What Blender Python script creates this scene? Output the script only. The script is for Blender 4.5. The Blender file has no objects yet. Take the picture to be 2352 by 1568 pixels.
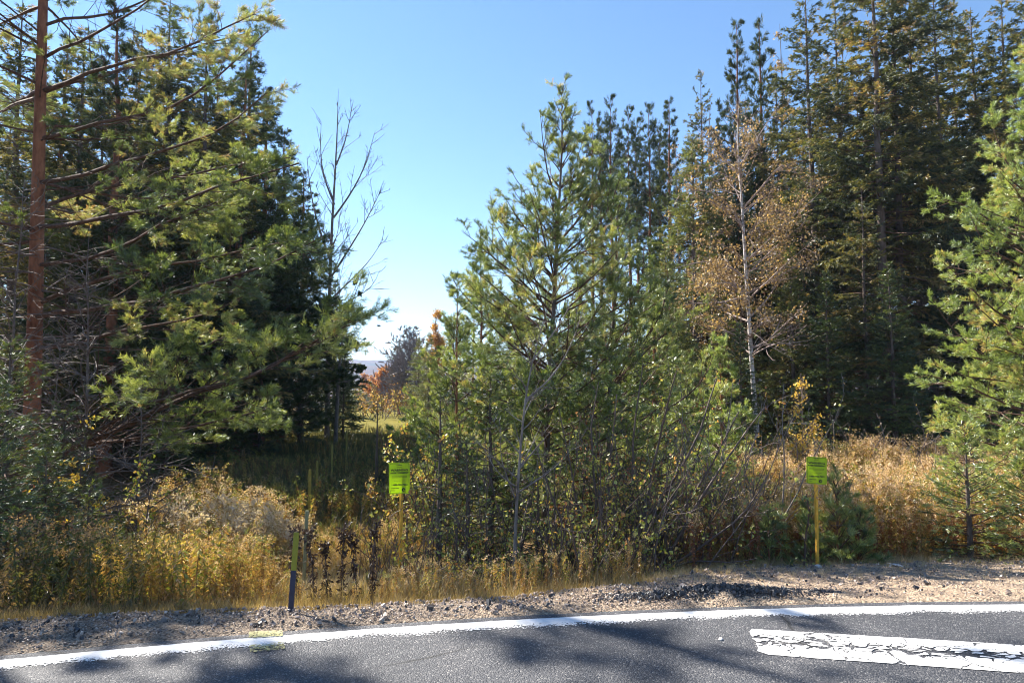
import bpy, math, numpy as np
from mathutils import Vector
C = bpy.context.scene
COL = C.collection
pi = math.pi
F0, CX, CY = 1568.0, 1176.0, 784.0          # photo measured at 2352 x 1568
CAMZ = 1.5
PITCH = math.atan(101.0 / F0)

# ------------------------------------------------------------------ camera, sky, sun, exposure
cam = bpy.data.cameras.new('camera'); cam.lens = 24; cam.sensor_width = 36; cam.clip_end = 9000; cam.clip_start = 0.05
co = bpy.data.objects.new('camera', cam); COL.objects.link(co)
co.location = (0, 0, CAMZ); co.rotation_euler = (pi / 2 + PITCH, 0, 0)
C.camera = co
SUN_AZ, SUN_EL = math.radians(-50), math.radians(42)     # azimuth from +Y, negative = to the left
w = bpy.data.worlds.new('World'); C.world = w; w.use_nodes = True
nt = w.node_tree; bgn = nt.nodes['Background']
sky = nt.nodes.new('ShaderNodeTexSky'); sky.sky_type = 'NISHITA'; sky.sun_disc = False
sky.sun_elevation = SUN_EL; sky.sun_rotation = SUN_AZ
sky.altitude = 300; sky.air_density = 1.0; sky.dust_density = 0.0; sky.ozone_density = 2.5
hs = nt.nodes.new('ShaderNodeHueSaturation'); hs.inputs['Saturation'].default_value = 1.12; nt.links.new(sky.outputs[0], hs.inputs['Color'])
nt.links.new(hs.outputs[0], bgn.inputs[0]); bgn.inputs[1].default_value = 0.068
sd = Vector((math.sin(SUN_AZ) * math.cos(SUN_EL), math.cos(SUN_AZ) * math.cos(SUN_EL), math.sin(SUN_EL)))
sl = bpy.data.lights.new('sun', 'SUN'); sl.energy = 5.0; sl.angle = math.radians(0.5); sl.color = (1.0, 0.93, 0.82)
so = bpy.data.objects.new('sun', sl); COL.objects.link(so); so.rotation_euler = sd.to_track_quat('Z', 'Y').to_euler()
C.view_settings.view_transform = 'Standard'; C.view_settings.look = 'None'; C.view_settings.gamma = 1
C.view_settings.exposure = 1.7
C.render.engine = 'CYCLES'
C.cycles.filter_width = 1.0
C.cycles.max_bounces = 6; C.cycles.diffuse_bounces = 2; C.cycles.transmission_bounces = 4; C.cycles.transparent_max_bounces = 8

def P(px, py, d):
    """pixel of the 2352x1568 photo -> world point whose y is d"""
    u, v = (px - CX) / F0, -(py - CY) / F0
    y = math.cos(PITCH) - v * math.sin(PITCH); z = math.sin(PITCH) + v * math.cos(PITCH)
    return np.array([u / y * d, d, CAMZ + z / y * d])

def X(px, d): return (px - CX) / F0 * d

# ------------------------------------------------------------------ noise + terrain
rs0 = np.random.RandomState(7)
_tab = rs0.rand(256, 256)
def vnoise(x, y, s=1.0, o=0):
    x = np.asarray(x, float) / s + 37.3 + o * 11.7; y = np.asarray(y, float) / s + 91.7 + o * 5.3
    xi = np.floor(x).astype(int); yi = np.floor(y).astype(int); fx = x - xi; fy = y - yi
    fx = fx * fx * (3 - 2 * fx); fy = fy * fy * (3 - 2 * fy)
    a = _tab[xi & 255, yi & 255]; b = _tab[(xi + 1) & 255, yi & 255]; c = _tab[xi & 255, (yi + 1) & 255]; d = _tab[(xi + 1) & 255, (yi + 1) & 255]
    return (a * (1 - fx) + b * fx) * (1 - fy) + (c * (1 - fx) + d * fx) * fy - 0.5
_el = [(0, 1523), (300, 1500), (600, 1474), (1000, 1443), (1400, 1419), (1800, 1405), (2352, 1396)]
_ex = []; _ey = []
for a, b in _el:
    d = CAMZ * F0 / (b - 885) ; p = P(a, b, 4.0); k = CAMZ / (CAMZ - p[2]); _ex.append(p[0] * k); _ey.append(4.0 * k)
_ex = np.array(_ex); _ey = np.array(_ey)
_pc = np.polyfit(_ex, _ey, 2)
_xa, _xb = _ex[0], _ex[-1]
def edge(x):
    x = np.asarray(x, float)
    xc = np.clip(x, _xa, _xb)
    v = np.polyval(_pc, xc); dv = np.polyval(np.polyder(_pc), xc)
    return v + dv * (x - xc)
def gwid(x):
    return np.interp(x, [-9, -3, -1.2, 0, 1.0, 2.0, 3.5, 6, 14], [1.1, .95, .62, .60, 1.05, 2.0, 2.5, 2.9, 3.4]) + 0.10 * vnoise(x, 0, .35, 3)
def zg(x, y):
    x = np.asarray(x, float); y = np.asarray(y, float)
    t = y - edge(x); G = np.interp(x, [-9, -3, -1.2, 0, 1.0, 2.0, 3.5, 6, 14], [1.1, .95, .62, .60, 1.05, 2.0, 2.5, 2.9, 3.4])
    sl = np.interp(x, [-9, 0, 1, 3, 12], [.05, .06, .12, .15, .15])
    z = -sl * np.clip(t - .25, 0, G - .25)
    fall = np.clip(t - G, 0, None)
    base = np.interp(x, [-9, 0, 2, 6, 14], [-1.2, -1.15, -1.05, -1.0, -1.0])
    room = np.maximum(z - base, .05)
    z = z - room * (1 - np.exp(-fall * .42 / room))
    z = z + np.clip(fall, 0, 3) / 3 * (.16 * vnoise(x, y, 3.1, 1) + .08 * vnoise(x, y, .9, 2))
    z = z - np.clip((y - 85) / 60, 0, 1) * 5
    r = np.hypot(x, y)
    hill = np.clip((r - 600) / 900, 0, 1); hill = hill * hill * (3 - 2 * hill)
    z = z + hill * (52 + 34 * vnoise(x, y, 420, 4) + 16 * vnoise(x, y, 150, 5))
    return z

# ------------------------------------------------------------------ object helpers
def mesh_obj(name, V, Fs, mats, parent=None, tint=None, midx=None, smooth=False):
    """Fs: list of int arrays (n,3) or (n,4)"""
    me = bpy.data.meshes.new(name)
    V = np.ascontiguousarray(V, dtype=np.float32); me.vertices.add(len(V)); me.vertices.foreach_set('co', V.ravel())
    if not isinstance(Fs, (list, tuple)): Fs = [Fs]
    Fs = [np.asarray(f) for f in Fs if len(f)]
    li = np.concatenate([f.ravel() for f in Fs]).astype(np.int32)
    ls = []; o = 0
    for f in Fs:
        ls.append(o + np.arange(len(f)) * f.shape[1]); o += f.size
    ls = np.concatenate(ls).astype(np.int32)
    me.loops.add(len(li)); me.loops.foreach_set('vertex_index', li)
    me.polygons.add(len(ls)); me.polygons.foreach_set('loop_start', ls)
    if not isinstance(mats, (list, tuple)): mats = [mats]
    for m in mats: me.materials.append(m)
    if midx is not None: me.polygons.foreach_set('material_index', np.asarray(midx, dtype=np.int32))
    me.polygons.foreach_set('use_smooth', np.full(len(ls), bool(smooth)))
    if tint is not None:
        a = me.attributes.new('tint', 'FLOAT', 'FACE'); a.data.foreach_set('value', np.asarray(tint, dtype=np.float32))
    me.update(calc_edges=True)
    o = bpy.data.objects.new(name, me); COL.objects.link(o)
    if parent: o.parent = parent
    return o
def tag(o, label, cat, group=None):
    o['label'] = label; o['category'] = cat
    if group: o['group'] = group
    return o
def thing(name, label, cat, loc=(0, 0, 0), group=None, rz=0.0):
    o = bpy.data.objects.new(name, None); COL.objects.link(o); o.location = loc; o.rotation_euler = (0, 0, rz); o.empty_display_size = .2
    return tag(o, label, cat, group)
def kind(o, k): o['kind'] = k; return o
def copy_thing(src, label, loc, rz=0.0, sc=1.0, group=None, cat=None, tilt=(0, 0)):
    r = src.copy(); COL.objects.link(r); r.location = loc; r.rotation_euler = (tilt[0], tilt[1], rz)
    r.scale = (sc, sc, sc) if not hasattr(sc, '__len__') else sc
    r['label'] = label
    if cat: r['category'] = cat
    if group: r['group'] = group
    elif 'group' in r.keys(): del r['group']
    for ch in list(src.children):
        c = ch.copy(); COL.objects.link(c); c.parent = r
        for g in list(ch.children):
            d = g.copy(); COL.objects.link(d); d.parent = c
    return r

# ------------------------------------------------------------------ batched geometry
def nrm(a): return a / np.maximum(np.linalg.norm(a, axis=-1, keepdims=True), 1e-9)
def tubes(pts, rad, k=4):
    """pts (N,m,3), rad (N,m) -> V, quads"""
    N, m, _ = pts.shape
    T = np.empty_like(pts); T[:, 1:-1] = pts[:, 2:] - pts[:, :-2]; T[:, 0] = pts[:, 1] - pts[:, 0]; T[:, -1] = pts[:, -1] - pts[:, -2]
    T = nrm(T); ax = nrm(pts[:, -1] - pts[:, 0])
    ref = np.where(np.abs(ax[:, 2:3]) > .8, np.array([[1., 0, 0]]), np.array([[0, 0, 1.]]))[:, None, :]
    U = nrm(np.cross(T, np.broadcast_to(ref, T.shape))); W = np.cross(T, U)
    a = np.arange(k) * 2 * pi / k
    V = pts[:, :, None, :] + rad[:, :, None, None] * (np.cos(a)[None, None, :, None] * U[:, :, None, :] + np.sin(a)[None, None, :, None] * W[:, :, None, :])
    idx = np.arange(N * m * k).reshape(N, m, k)
    A = idx[:, :-1, :]; B = np.roll(A, -1, 2); D = idx[:, 1:, :]; E = np.roll(D, -1, 2)
    return V.reshape(-1, 3), np.stack([A, B, E, D], -1).reshape(-1, 4)
class Mesh:
    def __init__(s): s.V = []; s.Q = []; s.T = []; s.n = 0; s.tq = []; s.tt = []
    def quads(s, V, Q, tint=0.5):
        s.V.append(V); s.Q.append(Q + s.n); s.n += len(V); s.tq.append(np.broadcast_to(np.asarray(tint, float), (len(Q),)))
    def tris(s, V, T, tint=0.5):
        s.V.append(V); s.T.append(T + s.n); s.n += len(V); s.tt.append(np.broadcast_to(np.asarray(tint, float), (len(T),)))
    def build(s, name, mats, parent=None, smooth=False):
        Fs = []; t = []
        if s.Q: Fs.append(np.concatenate(s.Q)); t += s.tq
        if s.T: Fs.append(np.concatenate(s.T)); t += s.tt
        return mesh_obj(name, np.concatenate(s.V), Fs, mats, parent, np.concatenate(t), smooth=smooth)
    def raw(s):
        Fs = [np.concatenate(s.T)] if s.T else []
        return np.concatenate(s.V), (np.concatenate(s.T) if s.T else np.zeros((0, 3), int)), (np.concatenate(s.tt) if s.tt else np.zeros(0))

def grow(rs, st, dr, ln, n=6, wob=.12, up=0.0, upend=0.0):
    N = len(st); pts = np.empty((N, n + 1, 3)); pts[:, 0] = st; d = nrm(dr); s = (ln / n)[:, None]
    for i in range(n):
        f = i / n
        d = d + rs.normal(0, wob, (N, 3)); d[:, 2] += (up * (1 - f) + upend * f)
        d = nrm(d); pts[:, i + 1] = pts[:, i] + d * s
    return pts
def sample(pts, bi, t):
    m = pts.shape[1] - 1; x = np.clip(t, 0, .9999) * m; i = x.astype(int); f = (x - i)[:, None]
    a = pts[bi, i]; b = pts[bi, i + 1]
    return a * (1 - f) + b * f, nrm(b - a)
def kids(rs, pts, ln, dens, tmin, tmax, ang, lfac, planar=.8, alt=True, lend=.35, lmin=.05):
    """children of every branch: density per metre; returns start, dir, len, parent idx, t"""
    cnt = np.maximum((ln * dens * (tmax - tmin) + rs.rand(len(ln))).astype(int), 0)
    bi = np.repeat(np.arange(len(ln)), cnt)
    t = tmin + (tmax - tmin) * rs.rand(len(bi))
    p, T = sample(pts, bi, t)
    upv = np.tile(np.array([[0, 0, 1.]]), (len(bi), 1)) + rs.normal(0, .15, (len(bi), 3))
    S = nrm(np.cross(T, upv)); Un = np.cross(S, T)
    side = np.where(rs.rand(len(bi)) < .5, 1., -1.)[:, None]
    ph = rs.normal(0, (1 - planar) * 1.6 + .05, (len(bi), 1))
    d = S * side * np.cos(ph) + Un * np.sin(ph)
    a = np.radians(ang) * (1 + rs.normal(0, .18, (len(bi), 1)))
    D = np.cos(a) * T + np.sin(a) * d
    L = ln[bi] * lfac * (1 - (1 - lend) * (t - tmin) / max(tmax - tmin, .01)) * rs.uniform(.6, 1.15, len(bi))
    return p, D, np.maximum(L, lmin), bi, t
def needles(rs, M, pos, dr, n, L, wd, cone=(25, 75), along=0.0, tint=None, upb=.0):
    """n needles at every tuft; spread back along the shoot by `along` metres"""
    K = len(pos)
    if K == 0: return
    d = nrm(dr); ref = nrm(rs.normal(0, 1, (K, 3))); U = nrm(np.cross(d, ref)); W = np.cross(d, U)
    a = rs.rand(K, n) * 2 * pi; c = np.radians(cone[0] + (cone[1] - cone[0]) * rs.rand(K, n))
    nd = np.cos(c)[..., None] * d[:, None] + np.sin(c)[..., None] * (np.cos(a)[..., None] * U[:, None] + np.sin(a)[..., None] * W[:, None])
    nd[..., 2] += upb; nd = nrm(nd)
    base = pos[:, None] - d[:, None] * (along * rs.rand(K, n))[..., None]
    ll = L * rs.uniform(.7, 1.1, (K, n))[..., None]
    pr = nrm(np.cross(nd, rs.normal(0, 1, (K, n, 3)))) * (wd * .5)
    tip = base + nd * ll
    V = np.stack([base - pr * .7, base + nd * ll * .55 + pr, tip], 2).reshape(-1, 3)
    V2 = V; T = np.arange(K * n * 3).reshape(-1, 3)
    tt = np.repeat(np.clip((rs.rand(K) if tint is None else tint), 0, 1), n) + rs.normal(0, .07, K * n)
    M.tris(V2, T, tt)
def leaves(rs, M, pos, size, tint=None, hang=.0, n_per=1, asp=.62, jit=0.0, flat=0.0):
    """folded two-triangle leaves"""
    if n_per > 1: pos = np.repeat(pos, n_per, 0)
    K = len(pos)
    if K == 0: return
    if jit: pos = pos + rs.normal(0, jit, (K, 3))
    d = rs.normal(0, 1, (K, 3)); d[:, 2] = d[:, 2] * (1 - flat) - hang * 2; d = nrm(d)
    s = nrm(np.cross(d, rs.normal(0, 1, (K, 3)))); nn = np.cross(d, s)
    L = (size * rs.uniform(.55, 1.2, K))[:, None]
    a = pos; tip = pos + d * L; l = pos + d * L * .45 + s * L * asp * .5 + nn * L * .12; r = pos + d * L * .45 - s * L * asp * .5 + nn * L * .12
    V = np.stack([a, l, tip, r], 1).reshape(-1, 3); b = np.arange(K)[:, None] * 4
    T = np.concatenate([b + np.array([[0, 2, 1]]), b + np.array([[0, 3, 2]])], 1).reshape(-1, 3)
    tt = np.repeat(rs.rand(K) if tint is None else np.broadcast_to(tint, (K,)) + rs.normal(0, .12, K), 2)
    M.tris(V, T, np.clip(tt, 0, 1))
def taper(ln, r0, m, end=.25):
    return r0[:, None] * np.linspace(1, end, m)[None, :]

# ------------------------------------------------------------------ materials
def new_mat(name):
    m = bpy.data.materials.new(name); m.use_nodes = True; n = m.node_tree
    for x in list(n.nodes): n.nodes.remove(x)
    o = n.nodes.new('ShaderNodeOutputMaterial'); return m, n, o
def ramp(n, stops, fac, interp='LINEAR'):
    r = n.nodes.new('ShaderNodeValToRGB'); r.color_ramp.interpolation = interp
    while len(r.color_ramp.elements) > 1: r.color_ramp.elements.remove(r.color_ramp.elements[-1])
    r.color_ramp.elements[0].position = stops[0][0]; r.color_ramp.elements[0].color = (*stops[0][1], 1)
    for p, c in stops[1:]:
        e = r.color_ramp.elements.new(p); e.color = (*c, 1)
    n.links.new(fac, r.inputs[0]); return r.outputs[0]
def noise(n, scale, detail=4, rough=.55, vec=None, dist=0):
    t = n.nodes.new('ShaderNodeTexNoise'); t.inputs['Scale'].default_value = scale; t.inputs['Detail'].default_value = detail
    t.inputs['Roughness'].default_value = rough; t.inputs['Distortion'].default_value = dist
    if vec is not None: n.links.new(vec, t.inputs['Vector'])
    return t.outputs[0]
def objco(n, scale=None):
    c = n.nodes.new('ShaderNodeTexCoord')
    if scale is None: return c.outputs['Object']
    m = n.nodes.new('ShaderNodeMapping'); m.inputs['Scale'].default_value = scale; n.links.new(c.outputs['Object'], m.inputs['Vector']); return m.outputs[0]
def math_(n, op, a, b=None):
    m = n.nodes.new('ShaderNodeMath'); m.operation = op
    for i, v in enumerate((a, b)):
        if v is None: continue
        if isinstance(v, (int, float)): m.inputs[i].default_value = v
        else: n.links.new(v, m.inputs[i])
    return m.outputs[0]
def mixc(n, fac, a, b, mode='MIX'):
    m = n.nodes.new('ShaderNodeMix'); m.data_type = 'RGBA'; m.blend_type = mode
    for i, v in ((0, fac), (6, a), (7, b)):
        if isinstance(v, (int, float)): m.inputs[i].default_value = v
        elif isinstance(v, tuple): m.inputs[i].default_value = (*v, 1)
        else: n.links.new(v, m.inputs[i])
    return m.outputs[2]
def leaf_mat(name, stops, trans=.35, gloss=.06, rough=.4, tsat=(1.25, 1.15, .6)):
    m, n, o = new_mat(name)
    at = n.nodes.new('ShaderNodeAttribute'); at.attribute_name = 'tint'
    col = ramp(n, stops, at.outputs['Fac'])
    df = n.nodes.new('ShaderNodeBsdfDiffuse'); n.links.new(col, df.inputs[0])
    tr = n.nodes.new('ShaderNodeBsdfTranslucent'); n.links.new(mixc(n, 1.0, col, tsat, 'MULTIPLY'), tr.inputs[0])
    mx = n.nodes.new('ShaderNodeMixShader'); mx.inputs[0].default_value = trans
    n.links.new(df.outputs[0], mx.inputs[1]); n.links.new(tr.outputs[0], mx.inputs[2])
    gl = n.nodes.new('ShaderNodeBsdfGlossy'); gl.inputs['Roughness'].default_value = rough; gl.inputs[0].default_value = (.9, .95, 1, 1)
    m2 = n.nodes.new('ShaderNodeMixShader'); m2.inputs[0].default_value = gloss
    n.links.new(mx.outputs[0], m2.inputs[1]); n.links.new(gl.outputs[0], m2.inputs[2]); n.links.new(m2.outputs[0], o.inputs[0])
    return m
def bark_mat(name, c0, c1, scale=6, zs=.25, rough=.85, bump=.4, spec=.3):
    m, n, o = new_mat(name)
    v = objco(n, (1, 1, zs)); f = noise(n, scale, 6, .65, v)
    b = n.nodes.new('ShaderNodeBsdfPrincipled'); b.inputs['Roughness'].default_value = rough; b.inputs['Specular IOR Level'].default_value = spec
    n.links.new(ramp(n, [(.32, c0), (.5, tuple((a + b_) / 2 for a, b_ in zip(c0, c1))), (.68, c1)], f), b.inputs['Base Color'])
    bp = n.nodes.new('ShaderNodeBump'); bp.inputs['Strength'].default_value = bump; bp.inputs['Distance'].default_value = .03
    n.links.new(f, bp.inputs['Height']); n.links.new(bp.outputs[0], b.inputs['Normal']); n.links.new(b.outputs[0], o.inputs[0]); return m

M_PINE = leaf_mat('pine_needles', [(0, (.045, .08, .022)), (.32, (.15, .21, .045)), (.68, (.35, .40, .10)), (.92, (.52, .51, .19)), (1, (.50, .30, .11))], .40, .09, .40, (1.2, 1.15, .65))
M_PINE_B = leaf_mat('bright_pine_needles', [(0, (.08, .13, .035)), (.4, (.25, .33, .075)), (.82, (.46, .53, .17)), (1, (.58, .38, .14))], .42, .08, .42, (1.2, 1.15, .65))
M_PINE_D = leaf_mat('shade_toned_pine_needles', [(0, (.025, .045, .014)), (.6, (.06, .085, .022)), (1, (.14, .15, .035))], .25, .04, .5)  # darkened pine needles: shade of the left row is put into the colour
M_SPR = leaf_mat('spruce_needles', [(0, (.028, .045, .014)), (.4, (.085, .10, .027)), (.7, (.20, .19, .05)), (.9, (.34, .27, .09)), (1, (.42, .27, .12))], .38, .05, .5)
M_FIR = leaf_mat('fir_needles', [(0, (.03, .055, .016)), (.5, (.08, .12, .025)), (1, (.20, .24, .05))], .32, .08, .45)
M_GOLD = leaf_mat('golden_leaves', [(0, (.13, .085, .055)), (.4, (.26, .18, .105)), (.75, (.40, .28, .15)), (.92, (.56, .38, .15)), (1, (.56, .48, .38))], .40, .05)
M_AMB = leaf_mat('amber_leaves', [(0, (.30, .14, .04)), (.5, (.55, .30, .08)), (1, (.70, .45, .14))], .45, .04)
M_YEL = leaf_mat('yellow_leaves', [(0, (.55, .36, .06)), (.6, (.78, .55, .1)), (1, (.8, .65, .25))], .45, .04)
M_ORG = leaf_mat('orange_leaves', [(0, (.28, .11, .06)), (.5, (.45, .20, .10)), (1, (.55, .33, .17))], .4, .03)
M_WEED = leaf_mat('dry_weed_leaves', [(0, (.12, .07, .03)), (.25, (.27, .15, .055)), (.45, (.42, .25, .075)), (.62, (.56, .39, .12)), (.75, (.30, .30, .06)), (.86, (.16, .22, .04)), (.92, (.55, .36, .18)), (1, (.74, .55, .38))], .42, .04)
M_SHRUB = leaf_mat('shrub_leaves', [(0, (.12, .16, .03)), (.3, (.32, .36, .07)), (.6, (.52, .52, .14)), (.8, (.55, .38, .12)), (1, (.48, .22, .09))], .42, .05, .4)
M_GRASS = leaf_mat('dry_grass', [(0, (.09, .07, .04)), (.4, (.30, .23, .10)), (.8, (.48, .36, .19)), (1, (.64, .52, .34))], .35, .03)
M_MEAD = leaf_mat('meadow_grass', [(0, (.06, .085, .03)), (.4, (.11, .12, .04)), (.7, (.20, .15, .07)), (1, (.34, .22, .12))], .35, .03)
B_PINE = bark_mat('red_pine_bark', (.12, .045, .025), (.40, .17, .09), 7, .35)
B_LIMB = bark_mat('limb_bark', (.05, .03, .022), (.18, .105, .075), 14, .8)
B_GREY = bark_mat('grey_bark', (.10, .08, .07), (.30, .26, .23), 14, .5)
B_DEAD = bark_mat('dead_twig_bark', (.09, .07, .062), (.25, .20, .18), 20, .7, .7, .2, .3)
B_DARK = bark_mat('dark_alder_bark', (.045, .03, .025), (.16, .11, .09), 16, .6, .55, .3, .5)
B_SPR = bark_mat('spruce_bark', (.06, .045, .04), (.20, .155, .13), 8, .4)

def birch_mat():
    m, n, o = new_mat('birch_bark')
    v = objco(n, (.5, .5, 5)); f = noise(n, 5, 5, .6, v); v2 = objco(n, (1, 1, 1)); g = noise(n, 2.2, 3, .5, v2)
    c = ramp(n, [(.36, (.05, .04, .04)), (.45, (.50, .46, .43)), (.7, (.58, .55, .53))], f)
    c = mixc(n, ramp(n, [(.55, (0, 0, 0)), (.68, (1, 1, 1))], g), c, (.12, .09, .08))
    b = n.nodes.new('ShaderNodeBsdfPrincipled'); b.inputs['Roughness'].default_value = .6
    n.links.new(c, b.inputs['Base Color']); n.links.new(b.outputs[0], o.inputs[0]); return m
B_BIRCH = birch_mat()
def plain_mat(name, c, rough=.6, var=.15, scale=12, spec=.3):
    return_m, n, o = new_mat(name)
    f = noise(n, scale, 4, .6, objco(n)); b = n.nodes.new('ShaderNodeBsdfPrincipled'); b.inputs['Roughness'].default_value = rough; b.inputs['Specular IOR Level'].default_value = spec
    n.links.new(ramp(n, [(.3, tuple(x * (1 - var) for x in c)), (.7, tuple(min(1, x * (1 + var)) for x in c))], f), b.inputs['Base Color'])
    n.links.new(b.outputs[0], o.inputs[0]); return return_m

def asphalt_mat():
    m, n, o = new_mat('asphalt')
    v = objco(n)
    vo = n.nodes.new('ShaderNodeTexVoronoi'); vo.inputs['Scale'].default_value = 120; n.links.new(v, vo.inputs['Vector'])
    sep = n.nodes.new('ShaderNodeSeparateColor'); n.links.new(vo.outputs['Color'], sep.inputs[0])
    agg = ramp(n, [(0, (.042, .045, .054)), (.55, (.062, .065, .074)), (.80, (.088, .09, .10)), (.93, (.14, .138, .142)), (1, (.25, .245, .24))], sep.outputs[0])
    big = noise(n, .9, 5, .6, v)
    c = mixc(n, 1.0, agg, ramp(n, [(.3, (.60, .61, .64)), (.5, (.95, .95, .95)), (.7, (1.25, 1.2, 1.15))], big), 'MULTIPLY')
    # cracks
    nz = n.nodes.new('ShaderNodeTexNoise'); nz.inputs['Scale'].default_value = 2.3; nz.inputs['Detail'].default_value = 6; n.links.new(v, nz.inputs['Vector'])
    wv = mixc(n, .16, v, nz.outputs['Color'], 'ADD')
    cr = n.nodes.new('ShaderNodeTexVoronoi'); cr.feature = 'DISTANCE_TO_EDGE'; cr.inputs['Scale'].default_value = .42; n.links.new(wv, cr.inputs['Vector'])
    gate = ramp(n, [(.47, (0, 0, 0)), (.53, (1, 1, 1))], noise(n, .5, 2, .5, v))
    ck = math_(n, 'MULTIPLY', ramp(n, [(0, (1, 1, 1)), (.0028, (.8, .8, .8)), (.0055, (0, 0, 0))], cr.outputs[0]), gate)
    c = mixc(n, ck, c, (.012, .012, .013))
    b = n.nodes.new('ShaderNodeBsdfPrincipled'); b.inputs['Roughness'].default_value = .72; b.inputs['Specular IOR Level'].default_value = .45
    n.links.new(c, b.inputs['Base Color'])
    h = math_(n, 'SUBTRACT', vo.outputs['Distance'], math_(n, 'MULTIPLY', ck, 2.0))
    bp = n.nodes.new('ShaderNodeBump'); bp.inputs['Strength'].default_value = .9; bp.inputs['Distance'].default_value = .006; bp.invert = True
    n.links.new(vo.outputs['Distance'], bp.inputs['Height']); n.links.new(bp.outputs[0], b.inputs['Normal'])
    n.links.new(b.outputs[0], o.inputs[0]); return m
def paint_mat(name, col, wear0, wear1, cracks=False, uvfade=False):
    m, n, o = new_mat(name)
    v = objco(n); b = n.nodes.new('ShaderNodeBsdfPrincipled'); b.inputs['Roughness'].default_value = .55
    f = noise(n, 70, 4, .7, v); big = noise(n, 3, 3, .5, v)
    c = ramp(n, [(.3, tuple(x * .72 for x in col)), (.62, col)], noise(n, 9, 5, .6, v))
    n.links.new(c, b.inputs['Base Color'])
    bp = n.nodes.new('ShaderNodeBump'); bp.inputs['Strength'].default_value = .5; bp.inputs['Distance'].default_value = .004; n.links.new(f, bp.inputs['Height']); n.links.new(bp.outputs[0], b.inputs['Normal'])
    uv = n.nodes.new('ShaderNodeUVMap'); uv.uv_map = 'uv'
    sx = n.nodes.new('ShaderNodeSeparateXYZ'); n.links.new(uv.outputs[0], sx.inputs[0])
    if uvfade:     # worn towards the near edge (uv.y -> 0)
        e = math_(n, 'ADD', sx.outputs[1], math_(n, 'MULTIPLY', math_(n, 'SUBTRACT', f, .5), 1.8))
        e = math_(n, 'ADD', e, math_(n, 'MULTIPLY', math_(n, 'SUBTRACT', big, .5), 1.1))
        hole = ramp(n, [(wear0, (1, 1, 1)), (wear1, (0, 0, 0))], e)
    else:
        hole = ramp(n, [(wear0, (0, 0, 0)), (wear1, (1, 1, 1))], f)
    if cracks:
        nz = n.nodes.new('ShaderNodeTexNoise'); nz.inputs['Scale'].default_value = 7; nz.inputs['Detail'].default_value = 6; n.links.new(v, nz.inputs['Vector'])
        wv = mixc(n, .14, v, nz.outputs['Color'], 'ADD')
        c1 = n.nodes.new('ShaderNodeTexVoronoi'); c1.feature = 'DISTANCE_TO_EDGE'; c1.inputs['Scale'].default_value = 2.6; n.links.new(wv, c1.inputs['Vector'])
        k1 = ramp(n, [(0, (1, 1, 1)), (.007, (1, 1, 1)), (.013, (0, 0, 0))], c1.outputs[0])
        mp = n.nodes.new('ShaderNodeMapping'); mp.inputs['Scale'].default_value = (7, 17, 1); mp.inputs['Rotation'].default_value = (0, 0, .5); n.links.new(wv, mp.inputs['Vector'])
        c2 = n.nodes.new('ShaderNodeTexVoronoi'); c2.feature = 'DISTANCE_TO_EDGE'; c2.inputs['Scale'].default_value = 1.3; n.links.new(mp.outputs[0], c2.inputs['Vector'])
        # chips widen in the wheel path: the middle of the bar
        mid = math_(n, 'SUBTRACT', 1.0, math_(n, 'MULTIPLY', math_(n, 'ABSOLUTE', math_(n, 'SUBTRACT', sx.outputs[1], .47)), 3.1))
        mid = math_(n, 'MULTIPLY', mid, math_(n, 'ADD', .25, math_(n, 'MULTIPLY', noise(n, 4.5, 3, .5, v), 1.4)))
        thr = math_(n, 'MULTIPLY', math_(n, 'MAXIMUM', mid, 0.0), .20)
        k2 = math_(n, 'GREATER_THAN', thr, math_(n, 'ADD', c2.outputs[0], math_(n, 'MULTIPLY', noise(n, 22, 3, .6, v), .07)))
        hole = math_(n, 'MAXIMUM', hole, math_(n, 'MAXIMUM', k1, k2))
    tr = n.nodes.new('ShaderNodeBsdfTransparent'); mx = n.nodes.new('ShaderNodeMixShader')
    n.links.new(hole, mx.inputs[0]); n.links.new(b.outputs[0], mx.inputs[1]); n.links.new(tr.outputs[0], mx.inputs[2]); n.links.new(mx.outputs[0], o.inputs[0])
    return m
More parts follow.
